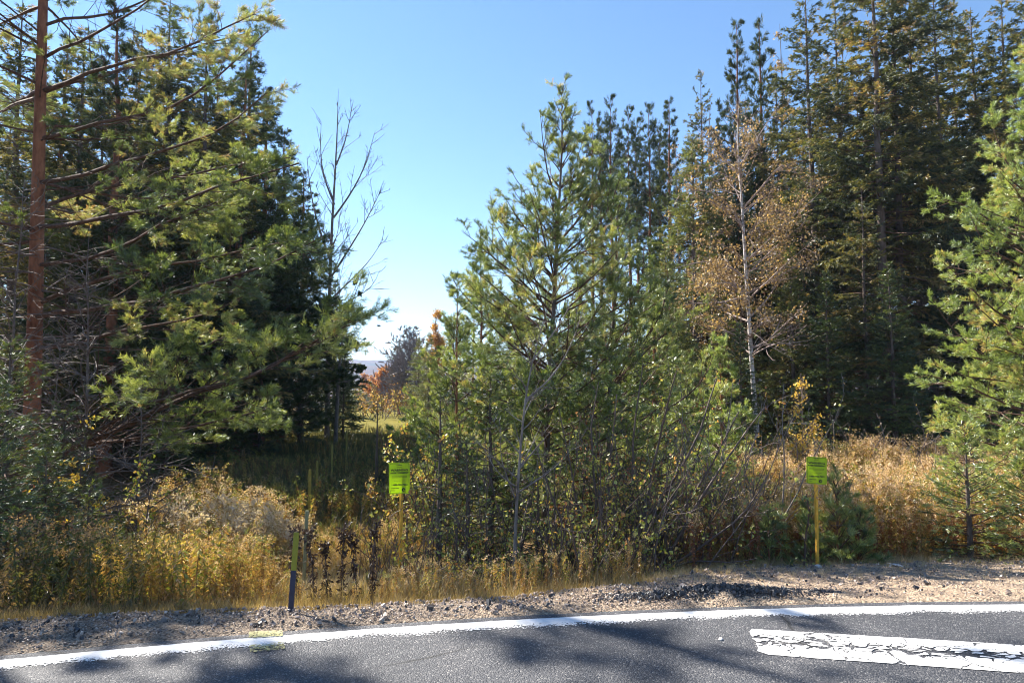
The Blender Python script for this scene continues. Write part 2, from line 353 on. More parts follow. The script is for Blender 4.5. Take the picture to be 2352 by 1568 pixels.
def gravel_mat():
    m, n, o = new_mat('shoulder_gravel')
    v = objco(n)
    vo = n.nodes.new('ShaderNodeTexVoronoi'); vo.inputs['Scale'].default_value = 75; n.links.new(v, vo.inputs['Vector'])
    sep = n.nodes.new('ShaderNodeSeparateColor'); n.links.new(vo.outputs['Color'], sep.inputs[0])
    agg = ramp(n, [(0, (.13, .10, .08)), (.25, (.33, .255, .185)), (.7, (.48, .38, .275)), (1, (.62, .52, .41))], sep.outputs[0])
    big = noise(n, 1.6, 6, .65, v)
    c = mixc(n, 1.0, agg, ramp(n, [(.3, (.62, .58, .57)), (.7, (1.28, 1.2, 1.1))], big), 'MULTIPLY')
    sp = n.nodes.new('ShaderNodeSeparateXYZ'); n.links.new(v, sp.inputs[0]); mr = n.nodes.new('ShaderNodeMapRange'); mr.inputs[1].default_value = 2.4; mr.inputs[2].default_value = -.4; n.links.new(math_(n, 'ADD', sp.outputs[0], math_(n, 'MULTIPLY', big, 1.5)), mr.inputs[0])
    c = mixc(n, mr.outputs[0], c, mixc(n, 1.0, c, (.60, .62, .66), 'MULTIPLY'))  # left gravel greyer and darker, partly shade put into the colour
    b = n.nodes.new('ShaderNodeBsdfPrincipled'); b.inputs['Roughness'].default_value = .9; n.links.new(c, b.inputs['Base Color'])
    h = math_(n, 'ADD', vo.outputs['Distance'], math_(n, 'MULTIPLY', noise(n, 18, 6, .7, v), -1.6))
    bp = n.nodes.new('ShaderNodeBump'); bp.inputs['Strength'].default_value = 1.0; bp.inputs['Distance'].default_value = .02; bp.invert = True
    n.links.new(h, bp.inputs['Height']); n.links.new(bp.outputs[0], b.inputs['Normal']); n.links.new(b.outputs[0], o.inputs[0]); return m
def ground_mat():
    m, n, o = new_mat('ground')
    g = n.nodes.new('ShaderNodeNewGeometry'); v = g.outputs['Position']
    s = n.nodes.new('ShaderNodeSeparateXYZ'); n.links.new(v, s.inputs[0])
    lit = ramp(n, [(.3, (.07, .045, .025)), (.5, (.17, .11, .05)), (.7, (.30, .20, .09))], noise(n, 5, 8, .7, v))
    lawn = ramp(n, [(.3, (.11, .10, .015)), (.7, (.22, .18, .03))], noise(n, 1.2, 6, .7, v))
    far = ramp(n, [(.35, (.02, .03, .02)), (.47, (.05, .045, .035)), (.55, (.12, .06, .04)), (.65, (.03, .045, .025))], noise(n, .02, 9, .75, v))
    y = math_(n, 'ADD', s.outputs[1], math_(n, 'MULTIPLY', noise(n, .3, 3, .5, v), 8))
    f1 = n.nodes.new('ShaderNodeMapRange'); f1.inputs[1].default_value = 31; f1.inputs[2].default_value = 37; n.links.new(y, f1.inputs[0])
    f2 = n.nodes.new('ShaderNodeMapRange'); f2.inputs[1].default_value = 95; f2.inputs[2].default_value = 130; n.links.new(y, f2.inputs[0])
    ax = math_(n, 'ABSOLUTE', math_(n, 'ADD', s.outputs[0], 8.0)); f3 = n.nodes.new('ShaderNodeMapRange'); f3.inputs[1].default_value = 15; f3.inputs[2].default_value = 11; n.links.new(ax, f3.inputs[0])
    c = mixc(n, f2.outputs[0], mixc(n, math_(n, 'MULTIPLY', f1.outputs[0], f3.outputs[0]), lit, lawn), far)
    b = n.nodes.new('ShaderNodeBsdfPrincipled'); b.inputs['Roughness'].default_value = .95; b.inputs['Specular IOR Level'].default_value = .1; n.links.new(c, b.inputs['Base Color'])
    bp = n.nodes.new('ShaderNodeBump'); bp.inputs['Strength'].default_value = .8; bp.inputs['Distance'].default_value = .08
    n.links.new(noise(n, 9, 8, .75, v), bp.inputs['Height']); n.links.new(bp.outputs[0], b.inputs['Normal']); n.links.new(b.outputs[0], o.inputs[0]); return m
M_ASPH = asphalt_mat(); M_GRAV = gravel_mat(); M_GRND = ground_mat()
M_STONE = leaf_mat('stones', [(0, (.14, .11, .10)), (.4, (.32, .25, .20)), (.8, (.46, .36, .29)), (1, (.65, .58, .52))], 0.0, .05, .5)
M_CHUNK = leaf_mat('asphalt_chunks', [(0, (.03, .028, .03)), (.7, (.07, .062, .06)), (1, (.16, .13, .12))], 0.0, .06, .5)

def uvmap(o, uvs):
    l = o.data.uv_layers.new(name='uv'); li = np.empty(len(o.data.loops), dtype=np.int32); o.data.loops.foreach_get('vertex_index', li)
    l.data.foreach_set('uv', np.asarray(uvs, dtype=np.float32)[li].ravel())

# ------------------------------------------------------------------ ground sheets
def grid(xs, ys, zf):
    X_, Y_ = np.meshgrid(xs, ys); Z_ = zf(X_, Y_); V = np.stack([X_, Y_, Z_], -1).reshape(-1, 3)
    i = np.arange(len(V)).reshape(len(ys), len(xs)); q = np.stack([i[:-1, :-1], i[:-1, 1:], i[1:, 1:], i[1:, :-1]], -1).reshape(-1, 4); return V, q
xs = np.concatenate([-np.geomspace(2500, 16, 60), np.arange(-15.5, 22, .25), np.geomspace(22.5, 2500, 60)])
ys = np.concatenate([-np.geomspace(2500, 12, 25), np.arange(-11, 3, 1.0), np.arange(3, 24, .2), np.geomspace(24.2, 2500, 110)])
def zterr(x, y):
    t = y - edge(x)
    return np.where(t > .2, zg(x, y) - np.where(t < gwid(x) + .15, .03, 0.0), -.05)
V, q = grid(xs, ys, zterr)
kind(mesh_obj('ground', V, q, M_GRND, smooth=True), 'structure')
# road: flat asphalt from 0.18 m beyond the line back past the camera
rx = np.concatenate([[-300, -120, -50, -25, -15], np.arange(-10, 12, .2), [15, 25, 50, 120, 300]])
rr = np.linspace(0, 1, 24)
RX, RR = np.meshgrid(rx, rr); far_e = edge(rx) + .17 + .035 * vnoise(rx, 0, .25, 9) + .02 * vnoise(rx, 0, .07, 9)
RY = far_e[None, :] * (1 - RR) + (edge(rx)[None, :] - 9.5) * RR
V = np.stack([RX, RY, np.zeros_like(RX)], -1).reshape(-1, 3); i = np.arange(len(V)).reshape(RX.shape)
q = np.stack([i[:-1, :-1], i[1:, :-1], i[1:, 1:], i[:-1, 1:]], -1).reshape(-1, 4)
kind(mesh_obj('road', V, q, M_ASPH), 'structure')
def shz(x, y):
    b = .026 * vnoise(x, y, .22, 6) + .018 * vnoise(x, y, .09, 7) + .010 * vnoise(x, y, .045, 8); t = y - edge(x)
    return zg(x, y) + .004 + b * np.clip((t - .15) / .15, .0, 1)
# shoulder gravel, really bumpy
gx = np.concatenate([np.arange(-30, -6, .3), np.arange(-6, 8, .035), np.arange(8, 30, .3)]); gr = np.linspace(0, 1, 90)
GX, GR = np.meshgrid(gx, gr); GW = gwid(gx) + .12
TT = .12 + (GW[None, :] - .12) * GR; GY = edge(gx)[None, :] + TT
GZ = shz(GX, GY) - .012 * np.clip((.16 - TT) / .04, 0, 1)
# the torn heap of asphalt by the shoulder, right of centre
hx, hy = P(1640, 1372, 4.95)[0], 4.95
heap = np.exp(-((GX - 1.5) / .65) ** 2 - ((GY - edge(GX) - .42) / .17) ** 2)
GZ += .05 * heap * (1 + .5 * vnoise(GX, GY, .08, 11)) + .05 * heap * vnoise(GX, GY, .05, 12)
GZ -= .05 * np.clip((GR - .93) / .07, 0, 1)
V = np.stack([GX, GY, GZ], -1).reshape(-1, 3); i = np.arange(len(V)).reshape(GX.shape)
q = np.stack([i[:-1, :-1], i[:-1, 1:], i[1:, 1:], i[1:, :-1]], -1).reshape(-1, 4)
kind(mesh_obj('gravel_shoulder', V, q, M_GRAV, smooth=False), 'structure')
# white edge line
lx = np.arange(-40, 40, .05); L0 = edge(lx) - .075 + .004 * vnoise(lx, 0, .06, 14); L1 = edge(lx) + .065 + .006 * vnoise(lx, 0, .1, 15)
V = np.concatenate([np.stack([lx, L0 - .05, np.full_like(lx, .004)], -1), np.stack([lx, L1, np.full_like(lx, .004)], -1)])
n_ = len(lx); i = np.arange(n_ - 1); q = np.stack([i, i + 1, i + 1 + n_, i + n_], -1)
o = mesh_obj('road_edge_line', V, q, paint_mat('white_line_paint', (.80, .80, .80), .28, .37, uvfade=True)); kind(o, 'structure')
uvmap(o, np.concatenate([np.stack([lx, np.zeros(n_)], -1), np.stack([lx, np.ones(n_)], -1)]))
def G0(px, py, z=0.0):
    p = P(px, py, 1.0); k = (CAMZ - z) / (CAMZ - p[2]); return np.array([p[0] * k, k, z])
# big white bar of the painted arrow / hatching at right
ta = G0(1716, 1444); tb = G0(2352, 1482); ba = G0(1752, 1503); bb = G0(2352, 1546)
dv = nrm((tb - ta)[None])[0]; dw = nrm((bb - ba)[None])[0]
tb2 = ta + dv * 4.2; bb2 = ba + dw * 4.1
nn_ = 90; s_ = np.linspace(0, 1, nn_)[:, None]; top = ta * (1 - s_) + tb2 * s_; bot = ba * (1 - s_) + bb2 * s_
jt = rs0.normal(0, .0012, (nn_,)); top[:, 1] += jt; bot[:, 1] += rs0.normal(0, .0012, nn_)
rows = [top * (1 - k) + bot * k for k in np.linspace(0, 1, 9)]
for k, r_ in enumerate(rows):
    r_[0, 0] += rs0.normal(0, .010); 
rows[0][0, 0] += .03; rows[-1][0, 0] += .03
V = np.concatenate(rows); V[:, 2] = .004; i = np.arange(len(V)).reshape(9, nn_); q = np.stack([i[:-1, :-1], i[1:, :-1], i[1:, 1:], i[:-1, 1:]], -1).reshape(-1, 4)
o = mesh_obj('painted_road_marking', V, q, paint_mat('marking_paint', (.80, .80, .80), .74, .80, cracks=True)); kind(o, 'structure')
uvmap(o, np.stack([np.tile(np.linspace(0, 1, nn_), 9), np.repeat(np.linspace(0, 1, 9), nn_)], -1))
# yellow survey paint crossing the white line
for k, (a, b, c_, d_, w0) in enumerate([((572, 1453), (648, 1450), (650, 1463), (571, 1467), .50), ((572, 1483), (652, 1475), (654, 1492), (575, 1500), .44)]):
    cs = [G0(*p) for p in (a, b, c_, d_)]; gg = []
    zz = .030 if k == 0 else .008
    for r_ in np.linspace(0, 1, 6):
        for s in np.linspace(0, 1, 12): gg.append((cs[0] * (1 - s) + cs[1] * s) * (1 - r_) + (cs[3] * (1 - s) + cs[2] * s) * r_)
    V = np.array(gg)
    V[:, 2] = zz if k else (shz(V[:, 0], V[:, 1]) + .006)
    i = np.arange(72).reshape(6, 12); q = np.stack([i[:-1, :-1], i[1:, :-1], i[1:, 1:], i[:-1, 1:]], -1).reshape(-1, 4)
    o = mesh_obj('survey_paint_mark', V, q, paint_mat('yellow_paint_%d' % k, (.42, .40, .17), w0, w0 + .08)); kind(o, 'structure'); uvmap(o, V[:, :2])

# ------------------------------------------------------------------ stones
CUB = np.array([[x_, y_, z_] for x_ in (-1, 1) for y_ in (-1, 1) for z_ in (-1, 1)], float) * .62
CT = np.array([[0, 1, 3], [0, 3, 2], [4, 6, 7], [4, 7, 5], [0, 4, 5], [0, 5, 1], [2, 3, 7], [2, 7, 6], [0, 2, 6], [0, 6, 4], [1, 5, 7], [1, 7, 3]])
def rocks(rs, M, pos, size, tint, flat=.6):
    K = len(pos)
    q = nrm(rs.normal(0, 1, (K, 4))); w_, x_, y_, z_ = q.T
    R = np.stack([1 - 2 * (y_ * y_ + z_ * z_), 2 * (x_ * y_ - z_ * w_), 2 * (x_ * z_ + y_ * w_), 2 * (x_ * y_ + z_ * w_), 1 - 2 * (x_ * x_ + z_ * z_), 2 * (y_ * z_ - x_ * w_), 2 * (x_ * z_ - y_ * w_), 2 * (y_ * z_ + x_ * w_), 1 - 2 * (x_ * x_ + y_ * y_)], -1).reshape(K, 3, 3)
    S = np.stack([rs.uniform(.8, 1.5, K), rs.uniform(.7, 1.1, K), rs.uniform(.45, .9, K)], -1) * size[:, None]
    ov = np.einsum('kij,knj->kni', R, (CUB[None] + rs.normal(0, .16, (K, 8, 3))) * S[:, None, :])
    ov[..., 2] *= flat / .6
    V = (pos[:, None] + ov).reshape(-1, 3); T = (np.arange(K)[:, None, None] * 8 + CT[None]).reshape(-1, 3)
    M.tris(V, T, np.repeat(tint, 12))
rs = np.random.RandomState(11)
Mx = Mesh(); K = 22000
x = rs.uniform(-6, 9, K); g = gwid(x); t = .17 + (g + .1 - .17) * rs.rand(K) ** .9; y = edge(x) + t
sz = np.clip(rs.lognormal(-5.5, .55, K), .002, .02); rocks(rs, Mx, np.stack([x, y, zg(x, y) + .012 + sz * .3], -1), sz, rs.beta(1.6, 2.2, K))
kind(Mx.build('shoulder_stones', M_STONE), 'stuff')
Mx = Mesh(); K = 6500
x = rs.normal(1.5, .45, K); t = np.abs(rs.normal(.40, .13, K)) + .1; y = edge(x) + t; ok = t > .2; x, y, t = x[ok], y[ok], t[ok]; K = len(x)
hh = np.exp(-((x - 1.5) / .65) ** 2 - ((t - .42) / .17) ** 2); sz = np.clip(rs.lognormal(-4.75, .5, K), .003, .026) * (.4 + .6 * hh)
rocks(rs, Mx, np.stack([x, y, zg(x, y) + .05 * hh + rs.rand(K) * .025 * hh + sz * .2], -1), sz, rs.beta(1.3, 3.5, K), .8)
kind(Mx.build('broken_asphalt_rubble', M_CHUNK), 'stuff')
# scattered dark lumps along the shoulder
Mx = Mesh(); K = 900
x = rs.uniform(-6, 8, K); g = gwid(x); t = .25 + (g - .25) * rs.rand(K); y = edge(x) + t; sz = np.clip(rs.lognormal(-4.95, .5, K), .004, .024)
rocks(rs, Mx, np.stack([x, y, zg(x, y) + .012 + sz * .3], -1), sz, rs.beta(1.3, 3, K), .7)
kind(Mx.build('asphalt_crumbs', M_CHUNK), 'stuff')
M_PALE = plain_mat('pale_stone', (.62, .58, .55), .8, .2, 30)
def rock_mesh(seed, sx, sy, sz, name='stone'):
    r = np.random.RandomState(seed); import bmesh
    bm = bmesh.new(); bmesh.ops.create_icosphere(bm, subdivisions=3, radius=1)
    a = np.array([v.co[:] for v in bm.verts]); dirs = nrm(r.normal(0, 1, (14, 3))); cut = r.uniform(.55, .95, 14)
    for d_, c_ in zip(dirs, cut):
        k = a @ d_; a = a - np.clip(k - c_, 0, None)[:, None] * d_[None] * .92
    for v, p in zip(bm.verts, a): v.co = (p[0] * sx, p[1] * sy, p[2] * sz)
    me = bpy.data.meshes.new(name); bm.to_mesh(me); bm.free(); o = bpy.data.objects.new(name, me); COL.objects.link(o); return o
def put_stone(px, py, sx, sy, sz, label, seed, mat=None, on=None):
    p = P(px, py, 1.0)
    lo, hi = 2.5, 9.0
    for _ in range(30):
        mid = (lo + hi) / 2; pp = P(px, py, mid); h = zg(pp[0], pp[1]) if on is None else 0.0
        if pp[2] > h: lo = mid
        else: hi = mid
    o = rock_mesh(seed, sx, sy, sz); pp = P(px, py, lo); o.location = (pp[0], pp[1], float(pp[2]) + sz * .4); o.rotation_euler = (0, 0, seed); o.data.materials.append(mat or M_PALE)
    return tag(o, label, 'stone')
put_stone(1879, 1303, .055, .035, .022, 'white stone lying at the foot of the yellow warning sign post', 1)
put_stone(2056, 1297, .085, .03, .014, 'flat pale stone on the sunlit gravel right of the sign post', 2)
put_stone(1801, 1302, .02, .02, .014, 'tiny pale stone on the gravel just left of the sign post', 3)
put_stone(1655, 1598 - 130, .018, .014, .009, 'small white pebble alone on the dark asphalt below the edge line', 4, on=0)
put_stone(402, 1388, .035, .025, .018, 'grey stone at the edge of the gravel beside the shaded grass', 5, plain_mat('grey_stone', (.25, .25, .27), .8, .2, 30))
put_stone(588, 1437, .03, .02, .015, 'dark lump of asphalt on the gravel beside the yellow paint mark', 6, plain_mat('dark_lump', (.03, .03, .03), .9, .2, 30))
put_stone(1603, 1376, .04, .03, .022, 'grey stone in front of the broken asphalt heap', 7, plain_mat('grey_stone_b', (.22, .21, .22), .8, .2, 30))
# ------------------------------------------------------------------ tree builders
def resample(pl, m=9):
    pl = np.asarray(pl, float); s = np.concatenate([[0], np.cumsum(np.linalg.norm(np.diff(pl, axis=0), axis=1))]); t = np.linspace(0, s[-1], m)
    # smooth through the points
    out = np.stack([np.interp(t, s, pl[:, k]) for k in range(3)], -1)
    for _ in range(2): out[1:-1] = .25 * out[:-2] + .5 * out[1:-1] + .25 * out[2:]
    return out, s[-1]
def trunk_poly(rs, H, lean=(0, 0), wob=.01, m=14):
    z = np.linspace(0, 1, m); off = np.cumsum(rs.normal(0, wob, (m, 2)), 0) * H / m * 2; off -= off[0]
    return np.stack([lean[0] * H * z + off[:, 0], lean[1] * H * z + off[:, 1], H * z - .25 * (1 - z)], -1)

def pine(seed, H, rb, clear, Lmax, whorls, per, name_parts, prof=None, elev=(5, 55), tuft=(16, .085, 0.0054), dens2=3.2, dens3=7.0, t3=1.0,
         extra=(), lean=(0, 0), trunk=None, dead=0, leafmat=None, barkmat=None, limbmat=None, root=None, shoots=.07, side=None, curl=.06, tint0=(0., .9), keep=1.0, cone=(12, 52), upb=.18, bare_in=.35, Lmin=.25, wob=.012, twigr=.004, fill=2, lf2=.42):
    rs = np.random.RandomState(seed); MW = Mesh(); MT = Mesh(); MC = Mesh()
    tp = trunk_poly(rs, H, lean, wob) if trunk is None else trunk
    m = tp.shape[0]; zt = np.linspace(0, 1, m)
    rad = rb * ((1 - zt) ** .85 * .93 + .07) * (1 + .25 * np.exp(-zt * 25))
    Vt, Qt = tubes(tp[None], rad[None], 10); MT.quads(Vt, Qt)
    hs = []; hf = clear + (1 - clear) * (np.linspace(0, 1, whorls) ** 1.0) * .985
    for h in hf: hs += list(np.clip(h + rs.normal(0, .006, max(1, int(per + rs.randint(-1, 2)))), clear * .9, .995))
    hs = np.array(hs); N = len(hs)
    if N:
        st = np.stack([np.interp(hs, zt, tp[:, k]) for k in range(3)], -1)
        az = rs.rand(N) * 2 * pi; u = (hs - clear) / (1 - clear)
        el = np.radians(elev[0] + (elev[1] - elev[0]) * u + rs.normal(0, 6, N))
        pf = (1 - u) ** .75 if prof is None else np.interp(u, prof[0], prof[1])
        ln = np.maximum(Lmax * pf * rs.uniform(.6, 1.12, N), Lmin)
        dr = np.stack([np.cos(az) * np.cos(el), np.sin(az) * np.cos(el), np.sin(el)], -1)
        if side is not None:
            ln = ln * (1 + side[2] * (np.cos(az) * side[0] + np.sin(az) * side[1]))
        p1 = grow(rs, st, dr, ln, 8, .06, -.01, curl)
    else: p1 = np.zeros((0, 9, 3)); ln = np.zeros(0)
    if len(extra):
        ex = [resample(e) for e in extra]; pe_ = np.stack([e[0] for e in ex]); nz_ = rs.normal(0, .006, pe_.shape) * np.array([e[1] for e in ex])[:, None, None]; nz_[:, 0] = 0; pe_ = pe_ + np.cumsum(nz_, 1); p1 = np.concatenate([p1, pe_]); ln = np.concatenate([ln, [e[1] for e in ex]])
    r1 = .0085 * ln ** .9 + .004
    Vb, Qb = tubes(p1, taper(ln, r1, 9, .2), 6); MW.quads(Vb, Qb)
    s2, d2, l2, b2, t2 = kids(rs, p1, ln, dens2, .18, 1.0, 48, lf2, .75, lmin=.12)
    p2 = grow(rs, s2, d2, l2, 5, .10, 0, curl * 1.2)
    V2, Q2 = tubes(p2, taper(l2, .006 * l2 ** .7 + .0015, 6, .35), 4); MW.quads(V2, Q2)
    inner = t2 < bare_in
    a3 = ~inner if bare_in > 0 else np.ones(len(l2), bool)
    s3, d3, l3, b3, t3_ = kids(rs, p2[a3], l2[a3], dens3, .3, 1.0, 42, .42 * t3, .6, lmin=.06)
    p3 = grow(rs, s3, d3, l3, 3, .10, 0, curl * 1.6)
    V3, Q3 = tubes(p3, taper(l3, np.full(len(l3), twigr * .7), 4, .5), 3); MW.quads(V3, Q3)
    # tufts
    tips = [p3[:, -1], p2[a3][:, -1], p1[:, -1]]; dirs = [p3[:, -1] - p3[:, -2], p2[a3][:, -1] - p2[a3][:, -2], p1[:, -1] - p1[:, -2]]
    base_t = rs.beta(2, 2.2, len(ln)) * (tint0[1] - tint0[0]) + tint0[0]
    bi2 = b2[a3]; tt = [base_t[bi2[b3]], base_t[bi2], base_t]
    # extra shoots just behind the tips
    for _k in range(fill):
        q, dq = sample(p3, np.arange(len(l3)), rs.uniform(.25, .9, len(l3))); dq = nrm(dq + rs.normal(0, .5, dq.shape)); tips.append(q + dq * .03); dirs.append(dq); tt.append(base_t[bi2[b3]])
        q, dq = sample(p2, np.arange(len(l2)), rs.uniform(.3, .95, len(l2))); dq = nrm(dq + rs.normal(0, .5, dq.shape)); ok = a3; tips.append((q + dq * .03)[ok]); dirs.append(dq[ok]); tt.append(base_t[bi2])
    tips = np.concatenate(tips); dirs = nrm(np.concatenate(dirs)); tt = np.concatenate(tt)
    if keep < 1: k = rs.rand(len(tips)) < keep; tips, dirs, tt = tips[k], dirs[k], tt[k]
    tt = np.clip(tt + rs.normal(0, .16, len(tt)), 0, 1)
    needles(rs, MC, tips + dirs * .01, dirs, tuft[0], tuft[1], tuft[2], cone, shoots, tt, upb)
    if dead:
        hd = rs.uniform(.05, max(clear, .12) * 1.15, dead); st = np.stack([np.interp(hd, zt, tp[:, k]) for k in range(3)], -1)
        az = rs.rand(dead) * 2 * pi; el = np.radians(rs.normal(4, 14, dead)); ln = Lmax * rs.uniform(.3, .8, dead)
        dr = np.stack([np.cos(az) * np.cos(el), np.sin(az) * np.cos(el), np.sin(el)], -1)
        pd = grow(rs, st, dr, ln, 8, .10, 0, -.02); MD = Mesh()
        V_, Q_ = tubes(pd, taper(ln, .007 * ln ** .8 + .003, 9, .15), 4); MD.quads(V_, Q_)
        s_, d_, l_, b_, _ = kids(rs, pd, ln, 4.5, .15, 1, 50, .4, .6); pe = grow(rs, s_, d_, l_, 5, .14, 0, 0)
        V_, Q_ = tubes(pe, taper(l_, np.full(len(l_), .003), 6, .4), 3); MD.quads(V_, Q_)
        s_, d_, l_, b_, _ = kids(rs, pe, l_, 6, .15, 1, 50, .5, .4); pe = grow(rs, s_, d_, l_, 3, .14, 0, 0)
        V_, Q_ = tubes(pe, taper(l_, np.full(len(l_), .0022), 4, .5), 3); MD.quads(V_, Q_)
        kind(MD.build('dead_branches', B_DEAD, root), 'stuff')
    MT.build('trunk', barkmat or B_PINE, root, smooth=True); kind(MW.build('branches', limbmat or B_LIMB, root), 'stuff')
    MC.build('crown', leafmat or M_PINE, root)
    return root

def spruce(seed, H, rb, clear, Lmax, nb, root, prof=None, elev=(-12, 35), droop=-.03, upend=.05, frond=(.10, .022), dens2=5.5, fdens=15, leafmat=None, barkmat=None, dead=0, lean=(0, 0), lfac2=.38, hang=.0, trunkpoly=None, deadmat=None, tint0=(0, 1), wob=.008, nl=5, sag2=-.02):
    rs = np.random.RandomState(seed); MW = Mesh(); MT = Mesh(); MC = Mesh()
    tp = trunk_poly(rs, H, lean, wob) if trunkpoly is None else trunkpoly; m = len(tp); zt = np.linspace(0, 1, m)
    rad = rb * ((1 - zt) ** .9 * .95 + .05) * (1 + .25 * np.exp(-zt * 25)); Vt, Qt = tubes(tp[None], rad[None], 9); MT.quads(Vt, Qt)
    hs = clear + (1 - clear) * np.sort(rs.rand(nb) ** .95) * .985; u = (hs - clear) / (1 - clear)
    st = np.stack([np.interp(hs, zt, tp[:, k]) for k in range(3)], -1); az = np.arange(nb) * 2.4 + rs.normal(0, .5, nb)
    el = np.radians(elev[0] + (elev[1] - elev[0]) * u ** 1.3 + rs.normal(0, 7, nb))
    pf = (1 - u) ** .8 if prof is None else np.interp(u, prof[0], prof[1])
    ln = np.maximum(Lmax * pf * rs.uniform(.55, 1.15, nb), .14)
    dr = np.stack([np.cos(az) * np.cos(el), np.sin(az) * np.cos(el), np.sin(el)], -1)
    p1 = grow(rs, st, dr, ln, 7, .05, droop, upend); Vb, Qb = tubes(p1, taper(ln, .008 * ln + .003, 8, .2), 4); MW.quads(Vb, Qb)
    s2, d2, l2, b2, t2 = kids(rs, p1, ln, dens2, .22, 1, 52, lfac2, .85, lend=.3, lmin=.10)
    p2 = grow(rs, s2, d2, l2, 4, .09, sag2 - hang * .25, .02 - hang * .2); V2, Q2 = tubes(p2, taper(l2, np.full(len(l2), .0035), 5, .4), 3); MW.quads(V2, Q2)
    base_t = rs.beta(1.8, 2.4, nb) * (tint0[1] - tint0[0]) + tint0[0]
    F = []; D = []; T = []
    for pts, l_, bt, a in ((p1, ln, base_t, .35), (p2, l2, base_t[b2], .12)):
        c = np.maximum((l_ * fdens * (1 - a) + rs.rand(len(l_))).astype(int), 1); bi = np.repeat(np.arange(len(l_)), c); t = a + (1 - a) * rs.rand(len(bi))
        p, d = sample(pts, bi, t); S = nrm(np.cross(d, np.array([[0, 0, 1.]]))) * np.where(rs.rand(len(bi)) < .5, 1, -1)[:, None]
        dd = nrm(d * .85 + S * rs.uniform(0, 1.0, (len(bi), 1)) + np.array([[0, 0, -hang]]) + rs.normal(0, .22, d.shape)); F.append(p); D.append(dd); T.append(bt[bi])
        F.append(pts[:, -1]); D.append(nrm(pts[:, -1] - pts[:, -2])); T.append(bt)
    F = np.concatenate(F); D = np.concatenate(D); T = np.clip(np.concatenate(T) + rs.normal(0, .15, len(F)), 0, 1)
    needles(rs, MC, F, D, nl, frond[0], frond[1], (5, 42), frond[0] * .4, T, 0)
    if dead:
        hd = rs.uniform(.03, max(clear, .15) * 1.2, dead); st = np.stack([np.interp(hd, zt, tp[:, k]) for k in range(3)], -1)
        az = rs.rand(dead) * 2 * pi; el = np.radians(rs.normal(-12, 14, dead)); ln = Lmax * rs.uniform(.35, .95, dead)
        dr = np.stack([np.cos(az) * np.cos(el), np.sin(az) * np.cos(el), np.sin(el)], -1); pd = grow(rs, st, dr, ln, 7, .09, -.01, .02); MD = Mesh()
        V_, Q_ = tubes(pd, taper(ln, .006 * ln + .003, 8, .2), 3); MD.quads(V_, Q_)
        s_, d_, l_, b_, _ = kids(rs, pd, ln, 5, .2, 1, 50, .4, .6); pe = grow(rs, s_, d_, l_, 4, .14, 0, -.03)
        V_, Q_ = tubes(pe, taper(l_, np.full(len(l_), .0035), 5, .5), 3); MD.quads(V_, Q_)
        s_, d_, l_, b_, _ = kids(rs, pe, l_, 5, .2, 1, 50, .45, .4); pe = grow(rs, s_, d_, l_, 3, .14, 0, -.03)
        V_, Q_ = tubes(pe, taper(l_, np.full(len(l_), .0028), 4, .5), 3); MD.quads(V_, Q_)
        kind(MD.build('dead_branches', deadmat or B_DEAD, root), 'stuff')
    MT.build('trunk', barkmat or B_SPR, root, smooth=True); kind(MW.build('branches', B_LIMB, root), 'stuff'); MC.build('crown', leafmat or M_SPR, root)
    return root

def broadleaf(seed, root, trunk, rb, hs, Lfac, nleaf=0, leafsize=.05, leafmat=None, barkmat=None, limb=None, el=(35, 55), dens=(2.2, 4, 6), lv=3, lens=None, jit=.04, tint=None, extra=(), leaf_lo=.0, twig=.003, curl=.05, wob=.09, ang=(42, 45, 45), crownname='crown', leafwhere=None, az=None, rfac=.011):
    """trunk (m,3) polyline; limbs from heights hs (fractions)"""
    rs = np.random.RandomState(seed); MT = Mesh(); MW = Mesh(); m = len(trunk); zt = np.linspace(0, 1, m)
    rad = rb * ((1 - zt) ** .8 * .95 + .05) * (1 + .2 * np.exp(-zt * 25)); Vt, Qt = tubes(trunk[None], rad[None], 9); MT.quads(Vt, Qt)
    N = len(hs); st = np.stack([np.interp(hs, zt, trunk[:, k]) for k in range(3)], -1); az_ = rs.rand(N) * 2 * pi if az is None else az
    e = np.radians(el[0] + (el[1] - el[0]) * hs + rs.normal(0, 8, N)); dr = np.stack([np.cos(az_) * np.cos(e), np.sin(az_) * np.cos(e), np.sin(e)], -1)
    ln = (lens if lens is not None else Lfac * (1 - hs) ** .6) * rs.uniform(.65, 1.15, N)
    p1 = grow(rs, st, dr, ln, 8, wob * .8, 0, curl)
    if len(extra):
        ex = [resample(q) for q in extra]; p1 = np.concatenate([p1, np.stack([q[0] for q in ex])]); ln = np.concatenate([ln, [q[1] for q in ex]])
    V_, Q_ = tubes(p1, taper(ln, rfac * ln + .004, 9, .15), 5); MW.quads(V_, Q_)
    P_ = [p1]; pts, l_ = p1, ln
    for k in range(lv):
        s_, d_, l2, b_, _ = kids(rs, pts, l_, dens[k], .15, 1, ang[k], (.45, .5, .55)[k], .3, lmin=.06)
        p2 = grow(rs, s_, d_, l2, 4, wob, 0, curl); V_, Q_ = tubes(p2, taper(l2, np.full(len(l2), twig * (2.2, 1.4, 1)[k]) , 5, .45), 3); MW.quads(V_, Q_); P_.append(p2); pts, l_ = p2, l2
    MT.build('trunk', barkmat or B_GREY, root, smooth=True); kind(MW.build('branches', limb or barkmat or B_GREY, root), 'stuff')
    if nleaf:
        allp = P_[-1]; MC = Mesh(); bi = rs.randint(0, len(allp), nleaf); q, _ = sample(allp, bi, rs.rand(nleaf))
        if leafwhere is not None: q = q[leafwhere(q)]
        leaves(rs, MC, q, leafsize, tint, .25, 1, .7, jit); MC.build(crownname, leafmat or M_GOLD, root)
    return root
